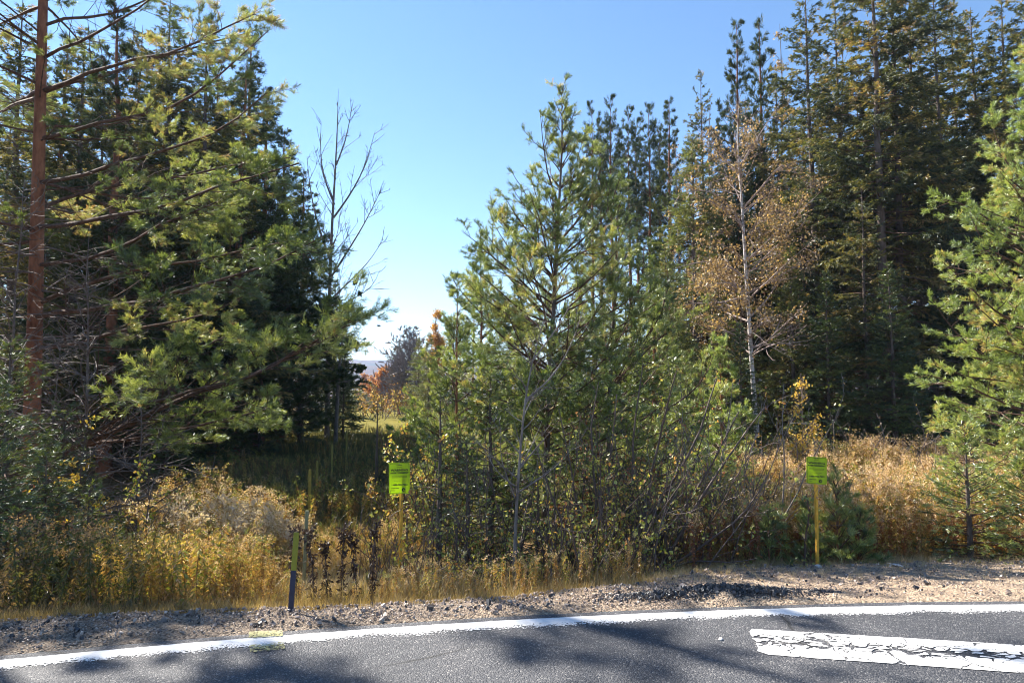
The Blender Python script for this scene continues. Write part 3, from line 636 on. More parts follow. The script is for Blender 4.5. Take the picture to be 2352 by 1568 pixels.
def gpos(px, d): 
    x = X(px, d); return np.array([x, d, float(zg(x, d))])
def ht(px, py, d): return P(px, py, d)[2] - float(zg(P(px, py, d)[0], d))
def rel(root, pts): return [np.asarray(p) - np.asarray(root) for p in pts]
def clear_group(o): return o

# ================================================================== LEFT SIDE
# --- the big red-barked pine
d = 12.0; B = gpos(62, d)
L1 = thing('pine_tree', 'large red-barked pine at the far left with long limbs over the weeds', 'tree', B)
tr = [P(60, 1240, d) - [0, 0, .3], P(72, 1000, d), P(80, 800, d), P(84, 560, d), P(92, 250, d), P(99, 0, d), P(106, -260, d), P(112, -560, d), P(116, -800, d)]
tp, _ = resample(rel(B, tr), 16)
def br(*a):
    pts = []
    for q in a: pts.append(P(q[0], q[1], q[2]) - B)
    return pts
ex = [br((98, 135, 12), (180, 95, 11.7), (250, 60, 11.4), (330, 0, 11), (440, -90, 10.5)),
      br((98, 60, 12), (190, 35, 12), (270, 35, 12.2), (330, 0, 12.5), (480, -60, 12.8)),
      br((95, 210, 12), (200, 165, 11.5), (310, 132, 11), (440, 90, 10.6), (570, 5, 10)),
      br((93, 215, 12), (210, 190, 12.5), (330, 140, 13), (470, 100, 13.4), (600, 60, 13.6)),
      br((90, 320, 12), (170, 300, 11.9), (300, 277, 11.8), (430, 236, 11.8), (540, 165, 11.7), (622, 75, 11.6)),
      br((88, 420, 12), (200, 400, 11.4), (350, 345, 11), (470, 330, 10.8), (560, 280, 10.6), (600, 210, 10.4)),
      br((86, 480, 12), (180, 440, 12.8), (300, 415, 13), (400, 410, 13), (520, 380, 12.8), (640, 355, 12.5)),
      br((85, 520, 12), (200, 500, 11.2), (350, 480, 10.6), (470, 440, 10.2), (580, 395, 10), (670, 365, 9.8)),
      br((84, 610, 12), (220, 600, 11.6), (350, 520, 11.3), (480, 490, 11), (560, 450, 10.8)),
      br((78, 800, 12), (200, 790, 11.2), (330, 765, 10.4), (450, 745, 9.9), (560, 700, 9.7)),
      br((80, 700, 12), (190, 640, 12), (330, 615, 12), (450, 590, 11.8), (590, 570, 11.5), (690, 540, 11.2)),
      br((80, 730, 12), (230, 700, 11), (330, 690, 10.4), (480, 662, 9.9), (600, 625, 9.5), (712, 555, 9.2)),
      br((66, 1140, 12), (120, 1075, 11.4), (190, 1010, 10.6), (300, 935, 9.8), (400, 905, 9.2), (470, 885, 8.8), (560, 840, 8.5), (660, 790, 8.2), (768, 715, 8.0)),
      br((190, 1010, 10.6), (300, 930, 9.6), (400, 870, 9.0), (480, 800, 8.8), (560, 775, 8.6)),
      br((300, 935, 9.8), (400, 905, 9.2), (500, 895, 8.9), (600, 870, 8.7), (700, 800, 8.5), (752, 760, 8.4)),
      br((72, 1060, 12), (230, 1020, 11), (380, 1010, 10.2), (520, 1005, 9.8), (655, 965, 9.6))]
pine(101, 14, .155, .34, 3.1, 14, 4, None, trunk=tp, extra=ex, root=L1, dead=60, tuft=(20, .082, .0085), dens2=7, dens3=19, prof=([0, .3, 1], [1, .95, .3]), elev=(0, 45), curl=.07, shoots=.10, bare_in=.5, keep=.95, fill=2, lf2=.27, side=(-.7, .7, .55), tint0=(0, .95), leafmat=M_PINE)
# crown-level bare grey twigs hanging among the limbs, on their own small dead trees
def snag(px, top, d, label, seed, n=60, L=1.6, rb=.035, bark=None):
    B = gpos(px, d); H = ht(px, top, d); r = thing('dead_sapling', label, 'tree', B); rs = np.random.RandomState(seed)
    tp = trunk_poly(rs, H, (rs.normal(0, .03), 0), .02)
    broadleaf(seed, r, tp, rb, np.sort(rs.uniform(.12, .97, n)), L, el=(0, 40), dens=(4, 6, 6), lv=2, barkmat=bark or B_DEAD, lens=L * (1 - np.linspace(0, .75, n)), curl=.01, twig=.0022, wob=.13, ang=(50, 50, 50), rfac=.006)
    return r
snag(205, 520, 10.4, 'tall bare grey-twigged sapling just right of the big red-barked pine', 21, 70, 1.9)
snag(330, 800, 9.2, 'low dead sapling with pale tangled twigs under the big pine limbs', 22, 50, 1.5, .02)
snag(20, 380, 11.0, 'bare grey sapling at the extreme left edge in front of the dark firs', 23, 70, 1.9)
snag(110, 760, 10.0, 'bare twiggy sapling standing in front of the big pine trunk', 24, 50, 1.4, .02)
# dark firs / hemlocks, lower left, in shade
def fir(px, top, d, label, seed, Lmax, name='fir_tree', mat=None, nb=110, **k):
    B = gpos(px, d); H = ht(px, top, d); r = thing(name, label, 'tree', B)
    a = dict(frond=(.07, .010), dens2=7, fdens=20, nl=6, elev=(-5, 40), upend=.03, droop=-.01); a.update(k)
    spruce(seed, H, .022 * H ** .8 + .01, .04, Lmax, nb, r, leafmat=mat or M_FIR, **a); return r
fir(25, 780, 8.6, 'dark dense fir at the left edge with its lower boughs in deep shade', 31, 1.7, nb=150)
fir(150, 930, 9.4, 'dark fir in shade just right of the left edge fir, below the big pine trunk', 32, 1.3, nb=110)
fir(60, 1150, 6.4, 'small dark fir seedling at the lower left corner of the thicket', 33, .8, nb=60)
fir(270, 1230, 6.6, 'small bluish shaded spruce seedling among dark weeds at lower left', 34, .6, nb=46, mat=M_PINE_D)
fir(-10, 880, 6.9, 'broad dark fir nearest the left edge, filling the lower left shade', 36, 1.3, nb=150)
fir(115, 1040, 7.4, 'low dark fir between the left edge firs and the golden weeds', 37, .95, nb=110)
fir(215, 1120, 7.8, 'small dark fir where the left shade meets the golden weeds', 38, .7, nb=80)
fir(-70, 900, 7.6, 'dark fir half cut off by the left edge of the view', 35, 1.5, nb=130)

# --- wall of dark conifers along the left of the clearing (copied kinds)
SP = {}
def proto_spruce(key, seed, **k):
    r = thing('spruce_tree', 'p', 'tree'); spruce(seed, root=r, **k); SP[key] = (r, k['H']); r['used'] = 0; return r
def proto_pine(key, seed, **k):
    r = thing('pine_tree', 'p', 'tree'); pine(seed, name_parts=None, root=r, **k); SP[key] = (r, k['H']); r['used'] = 0; return r
def place(key, px, top, d, label, rz=0., wide=1.0, group=None, tilt=(0, 0), name=None):
    src, H = SP[key]; B = gpos(px, d); h = ht(px, top, d); s = h / H; sc = (s * wide, s * wide, s)
    if not src['used']:
        src['used'] = 1; src.location = B; src.rotation_euler = (tilt[0], tilt[1], rz); src.scale = sc; src['label'] = label; src['category'] = 'tree'
        if group: src['group'] = group
        if name: src.name = name
        return src
    r = copy_thing(src, label, B, rz, sc, group, 'tree', tilt)
    if name: r.name = name
    return r
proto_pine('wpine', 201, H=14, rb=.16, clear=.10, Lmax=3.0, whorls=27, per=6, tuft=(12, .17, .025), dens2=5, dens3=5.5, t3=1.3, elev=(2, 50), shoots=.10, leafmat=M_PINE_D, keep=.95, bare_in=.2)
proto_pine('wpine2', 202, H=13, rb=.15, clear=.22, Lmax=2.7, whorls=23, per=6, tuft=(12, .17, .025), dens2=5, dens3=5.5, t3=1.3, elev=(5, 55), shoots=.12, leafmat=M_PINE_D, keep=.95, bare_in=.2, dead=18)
proto_spruce('spA', 211, H=15, rb=.15, clear=.08, Lmax=3.0, nb=210, frond=(.15, .034), dens2=7, fdens=20, dead=30, prof=([0, .15, .6, 1], [.7, 1, .62, .06]), hang=.25)
proto_spruce('spB', 212, H=17, rb=.17, clear=.18, Lmax=3.1, nb=190, frond=(.155, .035), dens2=7, fdens=20, dead=60, prof=([0, .1, .55, 1], [.45, 1, .66, .05]), hang=.35)
proto_spruce('spC', 213, H=16, rb=.14, clear=.34, Lmax=2.5, nb=150, frond=(.155, .035), dens2=7, fdens=20, dead=80, prof=([0, .2, .6, 1], [.4, 1, .7, .05]), hang=.3)
proto_spruce('spD', 214, H=9, rb=.10, clear=.03, Lmax=1.9, nb=290, frond=(.13, .032), dens2=7.5, fdens=17, leafmat=M_FIR, elev=(-8, 40))
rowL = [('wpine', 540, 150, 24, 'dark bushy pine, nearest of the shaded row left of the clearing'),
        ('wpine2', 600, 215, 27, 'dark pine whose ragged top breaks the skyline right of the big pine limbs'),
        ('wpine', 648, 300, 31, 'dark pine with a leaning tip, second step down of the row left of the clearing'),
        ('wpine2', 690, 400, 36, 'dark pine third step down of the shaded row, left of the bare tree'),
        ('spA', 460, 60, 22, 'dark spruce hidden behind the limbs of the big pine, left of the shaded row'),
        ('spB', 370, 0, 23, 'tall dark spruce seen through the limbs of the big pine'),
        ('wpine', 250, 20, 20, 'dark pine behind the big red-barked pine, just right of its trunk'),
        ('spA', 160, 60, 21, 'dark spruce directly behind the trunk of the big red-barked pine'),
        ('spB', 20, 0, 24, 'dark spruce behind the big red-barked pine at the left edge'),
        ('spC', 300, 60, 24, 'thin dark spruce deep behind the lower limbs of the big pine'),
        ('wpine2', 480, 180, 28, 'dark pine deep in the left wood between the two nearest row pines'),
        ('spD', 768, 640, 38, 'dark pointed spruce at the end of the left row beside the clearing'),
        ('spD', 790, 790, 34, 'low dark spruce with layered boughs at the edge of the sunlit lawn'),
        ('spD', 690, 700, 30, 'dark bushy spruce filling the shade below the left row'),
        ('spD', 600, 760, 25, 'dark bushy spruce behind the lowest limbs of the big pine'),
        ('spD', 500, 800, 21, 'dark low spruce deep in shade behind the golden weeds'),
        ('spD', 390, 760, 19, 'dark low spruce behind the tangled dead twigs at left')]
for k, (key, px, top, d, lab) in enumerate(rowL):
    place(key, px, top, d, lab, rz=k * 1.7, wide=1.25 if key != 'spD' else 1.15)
# --- the bare tree standing against the sky
d = 33.0; B = gpos(758, d); r = thing('bare_tree', 'tall leafless tree with fine upswept twigs standing alone against the sky', 'tree', B)
tp, _ = resample(rel(B, [P(750, 1040, d), P(756, 700, d), P(760, 560, d), P(768, 420, d), P(776, 300, d), P(777, 205, d)]), 14)
e_ = lambda *a: [P(q[0], q[1], d + q[2]) - B for q in a]
exb = [e_((758, 640, 0), (790, 590, 0), (840, 510, -.5), (878, 430, -1)), e_((760, 600, 0), (730, 520, 1), (712, 440, 1), (705, 360, 1)),
       e_((766, 500, 0), (810, 440, 0), (840, 380, 0), (862, 300, 0)), e_((768, 470, 0), (740, 400, 0), (735, 330, 0), (738, 280, 0)),
       e_((772, 380, 0), (795, 320, 0), (806, 260, .5), (812, 230, 0)), e_((757, 690, 0), (810, 640, 0), (850, 600, 0), (880, 550, 0)),
       e_((757, 720, 0), (820, 680, -1), (860, 660, -1), (872, 620, -1)), e_((757, 650, 0), (720, 620, 0), (700, 540, 0), (692, 480, 0)),
       e_((757, 780, 0), (800, 770, -1), (840, 780, -1), (865, 800, -1))]
rs_ = np.random.RandomState(5)
broadleaf(5, r, tp, .13, np.sort(rs_.uniform(.38, .97, 34)), 3.4, el=(35, 60), dens=(2.4, 3.2, 3.5), lv=3, extra=exb, barkmat=B_GREY, twig=.007, curl=.07, ang=(38, 40, 40))
# leafy dark lower tree to its right (sparse dark leaves)
d = 29.0; B = gpos(800, d); r = thing('bare_tree', 'half-bare tree with sparse dark needles hanging over the clearing below the tall leafless tree', 'tree', B)
tp, _ = resample(rel(B, [P(770, 1030, d), P(778, 850, d), P(790, 740, d), P(812, 680, d), P(835, 630, d)]), 12)
broadleaf(6, r, tp, .09, np.sort(rs_.uniform(.35, .98, 26)), 2.0, 5200, .10, M_PINE_D, B_GREY, el=(5, 40), dens=(3, 4, 4), lv=2, twig=.006, jit=.03)

# --- saplings with a few golden leaves in the dark left tangle
for k, (px, top, d, lab) in enumerate([(180, 960, 8.8, 'thin sapling with a few golden leaves in the dark tangle at left'), (345, 1040, 8.2, 'thin dark sapling with yellow-green leaves left of the golden weeds'),
                                       (95, 1090, 7.6, 'small dark sapling with scattered orange leaves near the lower left corner')]):
    B = gpos(px, d); r = thing('leafy_sapling', lab, 'tree', B); rs_ = np.random.RandomState(40 + k); H = ht(px, top, d)
    broadleaf(40 + k, r, trunk_poly(rs_, H, (.05, 0), .03), .018, np.sort(rs_.uniform(.2, .97, 26)), .9, (420, 700, 260)[k], .055, (M_YEL, M_SHRUB, M_ORG)[k], B_DARK, el=(20, 50), dens=(4, 5, 5), lv=2, twig=.0025)

# ================================================================== CENTRE
def seg(B, *a): return [P(q[0], q[1], q[2]) - B for q in a]
d = 9.2; B = gpos(1252, d)
C1 = thing('pine_tree', 'tall young pine in the middle with upright candle shoots at its tip', 'tree', B)
tp, _ = resample(rel(B, [P(1250, 1300, d), P(1254, 1080, d), P(1262, 860, d), P(1276, 640, d), P(1280, 526, d), P(1285, 455, d), P(1291, 350, d), P(1293, 290, d), P(1290, 212, d)]), 20)
ex = [seg(B, (1284, 470, d), (1265, 410, d), (1248, 345, d), (1241, 252, d)), seg(B, (1290, 352, d), (1307, 310, d), (1318, 270, d), (1325, 240, d)), seg(B, (1284, 480, d), (1312, 430, d), (1330, 360, d), (1342, 318, d)),
      seg(B, (1280, 526, d), (1230, 475, d - .1), (1195, 430, d - .1), (1174, 388, d - .2)), seg(B, (1280, 540, d), (1245, 500, d - .2), (1225, 440, d - .2), (1215, 410, d - .2)),
      seg(B, (1274, 640, d), (1220, 590, d), (1180, 540, d), (1152, 498, d)),
      seg(B, (1268, 720, d), (1215, 670, d - .2), (1165, 620, d - .3), (1128, 592, d - .4), (1060, 538, d - .5)),
      seg(B, (1267, 740, d), (1200, 720, d), (1150, 660, d - .1), (1085, 612, d - .2)),
      seg(B, (1262, 850, d), (1180, 800, d - .3), (1110, 730, d - .4), (1058, 660, d - .5)),
      seg(B, (1276, 600, d), (1350, 540, d), (1400, 480, d), (1425, 400, d)), seg(B, (1280, 560, d), (1330, 500, d + .2), (1372, 420, d + .3), (1378, 350, d + .3)),
      seg(B, (1282, 520, d), (1320, 450, d + .2), (1350, 380, d + .3), (1368, 290, d + .3)),
      seg(B, (1270, 700, d), (1340, 660, d - .2), (1400, 600, d - .4), (1450, 540, d - .5)), seg(B, (1266, 780, d), (1350, 740, d), (1440, 700, d), (1500, 620, d))]
pine(301, 6, .055, .08, 1.85, 24, 6, None, trunk=tp, extra=ex, root=C1, tuft=(18, .060, .0075), dens2=9, dens3=15, elev=(8, 62), curl=.10, shoots=.10, bare_in=.1, prof=([0, .35, .6, .8, 1], [.9, 1, .66, .26, .08]), leafmat=M_PINE, barkmat=B_SPR, tint0=(0, .95), cone=(12, 48), Lmin=.18, dead=10, keep=.95)
d = 9.9; B = gpos(1392, d); C2 = thing('pine_tree', 'bushy green pine just right of the tall middle pine, with a forked dark trunk', 'tree', B)
tp, _ = resample(rel(B, [P(1392, 1290, d), P(1396, 1050, d), P(1402, 850, d), P(1412, 700, d), P(1415, 560, d), P(1420, 430, d)]), 16)
ex = [seg(B, (1400, 900, d), (1450, 840, d), (1530, 760, d), (1600, 690, d)), seg(B, (1402, 850, d), (1480, 790, d), (1530, 700, d), (1535, 620, d)), seg(B, (1398, 980, d), (1500, 950, d), (1600, 900, d), (1640, 800, d)),
      seg(B, (1405, 800, d), (1450, 720, d), (1480, 640, d), (1475, 560, d))]
pine(302, 6, .05, .08, 1.8, 20, 6, None, trunk=tp, extra=ex, root=C2, barkmat=B_SPR, tuft=(17, .060, .0078), dens2=8, dens3=14, elev=(5, 60), curl=.10, shoots=.09, bare_in=.1, leafmat=M_PINE, tint0=(.0, .8), dead=8, keep=1)
d = 13; B = gpos(1050, d); r = thing('pine_tree', 'slim young pine with a thin dark leader, left of the tall middle pine', 'tree', B); H = ht(1050, 650, d)
pine(303, H, .04, .06, 1.35, 17, 6, None, root=r, tuft=(15, .085, 0.0110), dens2=8, dens3=9, elev=(10, 60), curl=.1, shoots=.08, bare_in=.1, leafmat=M_PINE, tint0=(.05, .8), prof=([0, .3, .7, .9, 1], [1, .9, .45, .14, .06]))
d = 17; B = gpos(1105, d); r = thing('pine_tree', 'green pine behind the slim young pine, its slope falling toward the clearing', 'tree', B); H = ht(1105, 600, d)
pine(304, H, .07, .06, 2.4, 19, 6, None, root=r, tuft=(12, .11, 0.0170), dens2=6, dens3=7, elev=(5, 60), curl=.1, shoots=.1, bare_in=.1, leafmat=M_PINE_B, tint0=(0, .8))
d = 11; B = gpos(1500, d); r = thing('pine_tree', 'bright green pine low on the right side of the middle group, behind the bare shrub', 'tree', B); H = ht(1500, 690, d)
pine(305, H, .05, .05, 1.75, 17, 6, None, root=r, tuft=(17, .08, 0.0095), dens2=8, dens3=10, elev=(5, 60), curl=.1, shoots=.09, bare_in=.1, leafmat=M_PINE, tint0=(.1, .85))
d = 12.5; B = gpos(1655, d); r = thing('pine_tree', 'pale green young pine standing in front of the birch trunk', 'tree', B); H = ht(1650, 800, d)
pine(306, H, .04, .05, 1.4, 15, 6, None, root=r, tuft=(16, .085, 0.0105), dens2=8, dens3=10, elev=(5, 60), curl=.1, shoots=.09, bare_in=.1, leafmat=M_PINE_B, tint0=(.1, .9))
fir(1128, 860, 8.6, 'dark green balsam fir at the left foot of the tall middle pine', 311, 1.25, nb=150, frond=(.06, .012), elev=(-4, 40))
fir(1010, 900, 8.3, 'small fir with yellowed tips between the left warning sign and the balsam fir', 312, .8, nb=70, frond=(.055, .010), tint0=(.1, .85))
fir(1075, 1010, 7.4, 'low dense fir right of the left warning sign', 313, .75, nb=90, frond=(.05, .010))
fir(1235, 1050, 7.8, 'small dark fir below the trunk of the tall middle pine', 314, .7, nb=60, frond=(.05, .010))
# bare grey sapling
d = 6.3; B = gpos(1180, d); r = thing('bare_sapling', 'slender grey leafless sapling with forked top in front of the middle pine', 'tree', B)
tp, _ = resample(rel(B, [P(1181, 1330, d), P(1184, 1200, d), P(1192, 1070, d), P(1205, 920, d), P(1222, 820, d), P(1245, 760, d), P(1258, 700, d)]), 14)
rs_ = np.random.RandomState(9)
broadleaf(9, r, tp, .018, np.sort(rs_.uniform(.3, .97, 26)), .75, el=(25, 50), dens=(4.5, 5, 5), lv=2, twig=.0016, barkmat=B_GREY,
          rfac=.006, extra=[seg(B, (1205, 920, d), (1270, 870, d), (1320, 780, d), (1345, 690, d)), seg(B, (1222, 830, d), (1290, 740, d), (1330, 660, d)), seg(B, (1190, 1080, d), (1240, 1020, d), (1290, 960, d - .2)), seg(B, (1186, 1150, d), (1150, 1060, d), (1148, 960, d)), seg(B, (1190, 1130, d), (1270, 1080, d), (1340, 1000, d))])
# alder / bare shrubs
def shrub(px, d, label, seed, stems, L=1.0, nleaf=300, leafmat=None, spread=.5, bark=None, top=None, name='bare_shrub', lvl=3, dens=(3.2, 5, 6), leafsize=.045, lean=0, rb=.016, twig=.0018, el=(50, 85)):
    """many-stemmed shrub; stems: list of pixel polylines, or a number of random stems of height L"""
    B = gpos(px, d); r = thing(name, label, 'shrub', B); rs = np.random.RandomState(seed); MS = Mesh(); MW = Mesh()
    if isinstance(stems, int):
        n = stems; az = rs.rand(n) * 2 * pi; e = np.radians(rs.uniform(el[0], el[1], n)); dr = np.stack([np.cos(az) * np.cos(e) + lean, np.sin(az) * np.cos(e), np.sin(e)], -1)
        ln = L * rs.uniform(.6, 1.1, n); st = np.stack([rs.normal(0, spread * .3, n), rs.normal(0, spread * .3, n), np.full(n, -.05)], -1); p1 = grow(rs, st, dr, ln, 8, .06, 0, .01)
    else:
        q = [resample([P(a, b, c) - B for a, b, c in s]) for s in stems]; p1 = np.stack([a for a, b in q]); ln = np.array([b for a, b in q])
    p1 = p1 + np.cumsum(rs.normal(0, .010, p1.shape), 1)
    V_, Q_ = tubes(p1, taper(ln, rb * (ln / ln.max()) ** .6, 9, .25), 6); MS.quads(V_, Q_)
    pts, l_ = p1, ln
    for k in range(lvl):
        s_, d_, l2, _, _ = kids(rs, pts, l_, dens[k], .15, 1, (34, 42, 45)[k], (.42, .5, .55)[k], .2, lmin=.05)
        p2 = grow(rs, s_, d_, l2, 5, .13, 0, .05); V_, Q_ = tubes(p2, taper(l2, np.full(len(l2), twig * (2.0, 1.3, 1)[k]), 6, .45), 3); MW.quads(V_, Q_); pts, l_ = p2, l2
    MS.build('stems', bark or B_DARK, r, smooth=True); kind(MW.build('twigs', bark or B_DARK, r), 'stuff')
    if nleaf:
        MC = Mesh(); q, _ = sample(pts, rs.randint(0, len(pts), nleaf), rs.rand(nleaf)); leaves(rs, MC, q, leafsize, None, .3, 1, .75, .03); MC.build('leaves', leafmat or M_SHRUB, r)
    return r
d = 7.2
shrub(1490, d, 'wide leafless shrub with a thick stem slanting up to the right, in the middle', 61,
      [[(1500, 1330, 6.9), (1600, 1170, 6.8), (1660, 1060, 6.8), (1700, 1000, 6.8), (1755, 935, 6.8)], [(1430, 1330, 7.2), (1520, 1210, 7.1), (1590, 1130, 7), (1650, 1030, 7), (1690, 930, 7)],
       [(1400, 1330, 7.2), (1405, 1180, 7.2), (1400, 1060, 7.2), (1420, 900, 7.3)], [(1440, 1330, 7.2), (1480, 1180, 7.2), (1500, 1060, 7.2), (1530, 930, 7.1), (1550, 850, 7)],
       [(1380, 1320, 7.4), (1330, 1180, 7.4), (1310, 1050, 7.4), (1290, 940, 7.4)], [(1420, 1320, 7.4), (1440, 1150, 7.5), (1445, 1000, 7.5), (1470, 850, 7.5)],
       [(1500, 1330, 6.9), (1560, 1280, 6.7), (1650, 1285, 6.6), (1740, 1275, 6.5)], [(1480, 1340, 6.8), (1560, 1290, 6.8), (1620, 1240, 6.7), (1730, 1160, 6.6), (1760, 1080, 6.6)],
       [(1350, 1310, 7.6), (1370, 1160, 7.6), (1350, 1020, 7.6), (1370, 880, 7.6)], [(1460, 1320, 7.2), (1500, 1150, 7), (1580, 1050, 6.9), (1620, 930, 6.9), (1640, 860, 6.9)],
       [(1320, 1310, 7), (1290, 1180, 7), (1250, 1080, 7), (1230, 980, 7)]],
      nleaf=1500, dens=(4.2, 5.5, 6), rb=.022, twig=.0019, leafsize=.035)
shrub(1290, 7.0, 'dense thicket of thin leafy shoots at the foot of the middle pine', 62, 22, 1.25, 1300, lvl=2, leafsize=.04, spread=1.3, name='leafy_shrub', dens=(6, 7, 6))
shrub(1580, 7.6, 'leafy green and gold undergrowth shrub behind the slanting stem', 63, 26, 1.3, 1700, lvl=2, leafsize=.042, spread=1.6, name='leafy_shrub', dens=(6, 7, 6))
shrub(1700, 8.6, 'twiggy reddish shrub between the slanting stem and the golden field', 64, 24, 1.25, 900, M_ORG, lvl=2, leafsize=.04, spread=1.3, dens=(6, 7, 6))
shrub(1130, 6.7, 'low leafy bramble with green and tan leaves under the balsam fir', 65, 22, .85, 1100, lvl=2, leafsize=.04, spread=1.2, name='leafy_shrub', dens=(6, 7, 6))
shrub(985, 6.4, 'cluster of tall dark upright shoots right of the left warning sign', 66, 16, 1.15, 160, lvl=2, spread=.6, el=(76, 89), dens=(5, 4, 4), rb=.006)
shrub(905, 6.2, 'dark upright shoots in front of the left warning sign', 67, 24, 1.10, 90, lvl=1, spread=.7, el=(78, 89), dens=(4, 4, 4), rb=.005)
shrub(935, 11.5, 'rusty brown shrub behind the left warning sign at the clearing edge', 68, 20, 1.5, 1500, M_WEED, lvl=2, spread=1.2, name='leafy_shrub', leafsize=.05)
shrub(1440, 8.4, 'tangle of dark branches with orange leaves beneath the bushy green pine', 69, 22, 2.0, 1600, M_ORG, lvl=2, spread=1.4, leafsize=.045, dens=(5, 6, 6))
shrub(1010, 10.5, 'shrub with clustered golden leaves left of the balsam fir', 70, 16, 2.0, 1400, M_SHRUB, lvl=2, spread=.8, leafsize=.055, name='leafy_shrub')
shrub(1370, 7.0, 'low green leafy shrub right of the grey sapling base', 71, 24, .9, 1500, lvl=2, spread=1.3, leafsize=.04, name='leafy_shrub', dens=(6, 7, 6))
shrub(1500, 7.4, 'tangle of thin dark leafless stems in front of the slanting stem', 73, 24, 1.8, 300, lvl=3, spread=1.2, dens=(4, 5, 5), el=(58, 85), rb=.010, lean=.1)
shrub(1330, 6.5, 'loose thicket of bare dark stems right of the grey sapling', 74, 18, 1.8, 220, lvl=3, spread=1.5, dens=(4, 5, 5), el=(50, 85), rb=.010)
shrub(1640, 7.9, 'pale-twigged bare shrub behind the slanting stem', 75, 18, 2.1, 200, lvl=3, spread=1.0, dens=(4, 5, 5), el=(60, 84), rb=.012, bark=B_GREY)
shrub(1080, 6.9, 'bare dark stems rising in front of the balsam fir', 76, 14, 1.7, 160, lvl=3, spread=1.2, dens=(4, 5, 5), el=(60, 86), rb=.008)
# the young pine silhouette in the clearing
fir(868, 920, 15, 'thin dark young pine standing alone in the shaded clearing', 72, .55, name='young_pine_tree', nb=36, frond=(.09, .008), elev=(15, 60), mat=M_PINE_D, lfac2=.3)

# ================================================================== RIGHT SIDE
# birch
d = 19.0; B = gpos(1735, d); r = thing('birch_tree', 'white-barked birch with thin golden leaves, right of centre', 'tree', B)
tp, _ = resample(rel(B, [P(1742, 1040, d), P(1730, 890, d), P(1722, 760, d), P(1715, 650, d), P(1708, 540, d), P(1703, 440, d), P(1695, 360, d), P(1690, 290, d), P(1700, 215, d)]), 18)
rs_ = np.random.RandomState(13)
sb = lambda *a: [P(q[0], q[1], d + q[2]) - B for q in a]
exb = [sb((1722, 720, 0), (1690, 640, 0), (1640, 655, 0), (1590, 660, 0)), sb((1714, 640, 0), (1660, 600, -.5), (1600, 600, -1), (1540, 620, -1)), sb((1712, 600, 0), (1760, 560, 0), (1810, 500, 0), (1860, 470, 0), (1885, 440, 0)),
       sb((1706, 520, 0), (1660, 450, 0), (1610, 430, 0), (1560, 450, 0)), sb((1705, 480, 0), (1760, 420, -.5), (1800, 360, -1), (1850, 420, -1)), sb((1716, 680, 0), (1640, 700, -1), (1570, 690, -1), (1530, 720, -1)),
       sb((1700, 400, 0), (1640, 340, 0), (1600, 290, 0)), sb((1700, 380, 0), (1750, 300, 0), (1790, 240, 0))]
broadleaf(13, r, tp, .075, np.sort(rs_.uniform(.26, .97, 64)), 2.9, 12500, .075, M_GOLD, B_BIRCH, bark_mat('birch_twig_bark', (.16, .11, .09), (.46, .38, .34), 18, .6), el=(10, 50), dens=(3.4, 4.5, 4.5), lv=3, extra=exb, twig=.0045, jit=.12, leafwhere=lambda q: (q[:, 2] > 4.2) | (np.random.RandomState(1).rand(len(q)) < .12), curl=.02)
# golden poplars / soft leafy trees behind the birch
def gold_tree(px, top, d, label, seed, n=8000, L=2.0, mat=None, size=.09, lo=.2, bark=None, rb=.09, twig=.007, name='golden_leaved_tree'):
    B = gpos(px, d); H = ht(px, top, d); r = thing(name, label, 'tree', B); rs = np.random.RandomState(seed)
    broadleaf(seed, r, trunk_poly(rs, H, (0, 0), .015), rb, np.sort(rs.uniform(lo, .98, 50)), L, n, size, mat or M_GOLD, bark or B_GREY, el=(25, 60), dens=(3, 4, 4), lv=2, twig=twig, jit=.07); return r
gold_tree(1640, 250, 24, 'golden-leaved tree left of the birch, reaching above the soft green conifer', 401, 9000, 2.4)
gold_tree(1800, 60, 28, 'thin orange-leaved tree top between the two tall spruces right of the birch', 402, 7000, 2.6, size=.10)
gold_tree(1950, 30, 27, 'peach-leaved tree seen through gaps left of the third tall spruce', 403, 5000, 2.4, size=.10)
gold_tree(1560, 330, 26, 'brownish half-bare tree behind the soft green conifer', 404, 2600, 2.0, size=.09)
# soft green conifer (thick, hanging) left of the birch
proto_spruce('soft', 221, H=9, rb=.11, clear=.04, Lmax=2.2, nb=280, frond=(.14, .026), dens2=7.5, fdens=18, leafmat=leaf_mat('soft_green_needles', [(0, (.10, .13, .04)), (.5, (.17, .20, .06)), (1, (.30, .24, .09))], .38, .05), hang=.3)
place('soft', 1600, 300, 22, 'soft yellowish-green conifer filling the space left of the birch trunk', .4)
place('soft', 1530, 560, 17, 'lower soft green conifer at the left foot of the birch group', 2.0, 1.0)
place('soft', 1820, 560, 19.5, 'olive conifer with drooping boughs just right of the birch trunk', 3.1, .95)
# red pines against the sky
proto_pine('redp', 231, H=13, rb=.12, clear=.50, Lmax=1.7, whorls=13, per=5, tuft=(12, .16, .020), dens2=5, dens3=5.5, t3=1.2, elev=(15, 60), shoots=.14, leafmat=M_PINE_D, keep=.95, bare_in=.2, dead=26, prof=([0, .4, 1], [.8, 1, .3]))
for k, (px, top, d) in enumerate([(1368, 262, 30), (1412, 250, 31), (1447, 272, 33), (1492, 262, 32), (1520, 300, 34), (1388, 300, 36), (1470, 300, 38)]):
    place('redp', px, top, d, ['straight red pine, leftmost of the row of bare-stemmed pines against the sky', 'red pine with the highest rounded top of the row against the sky', 'thin red pine third from the left in the row against the sky',
          'red pine fourth from the left in the row against the sky', 'red pine at the right end of the row against the sky, beside the brownish tree', 'set-back red pine glimpsed between the two leftmost of the row', 'set-back red pine glimpsed in the middle of the row'][k], k * 1.3, .85, 'bare-stemmed red pines against the sky')
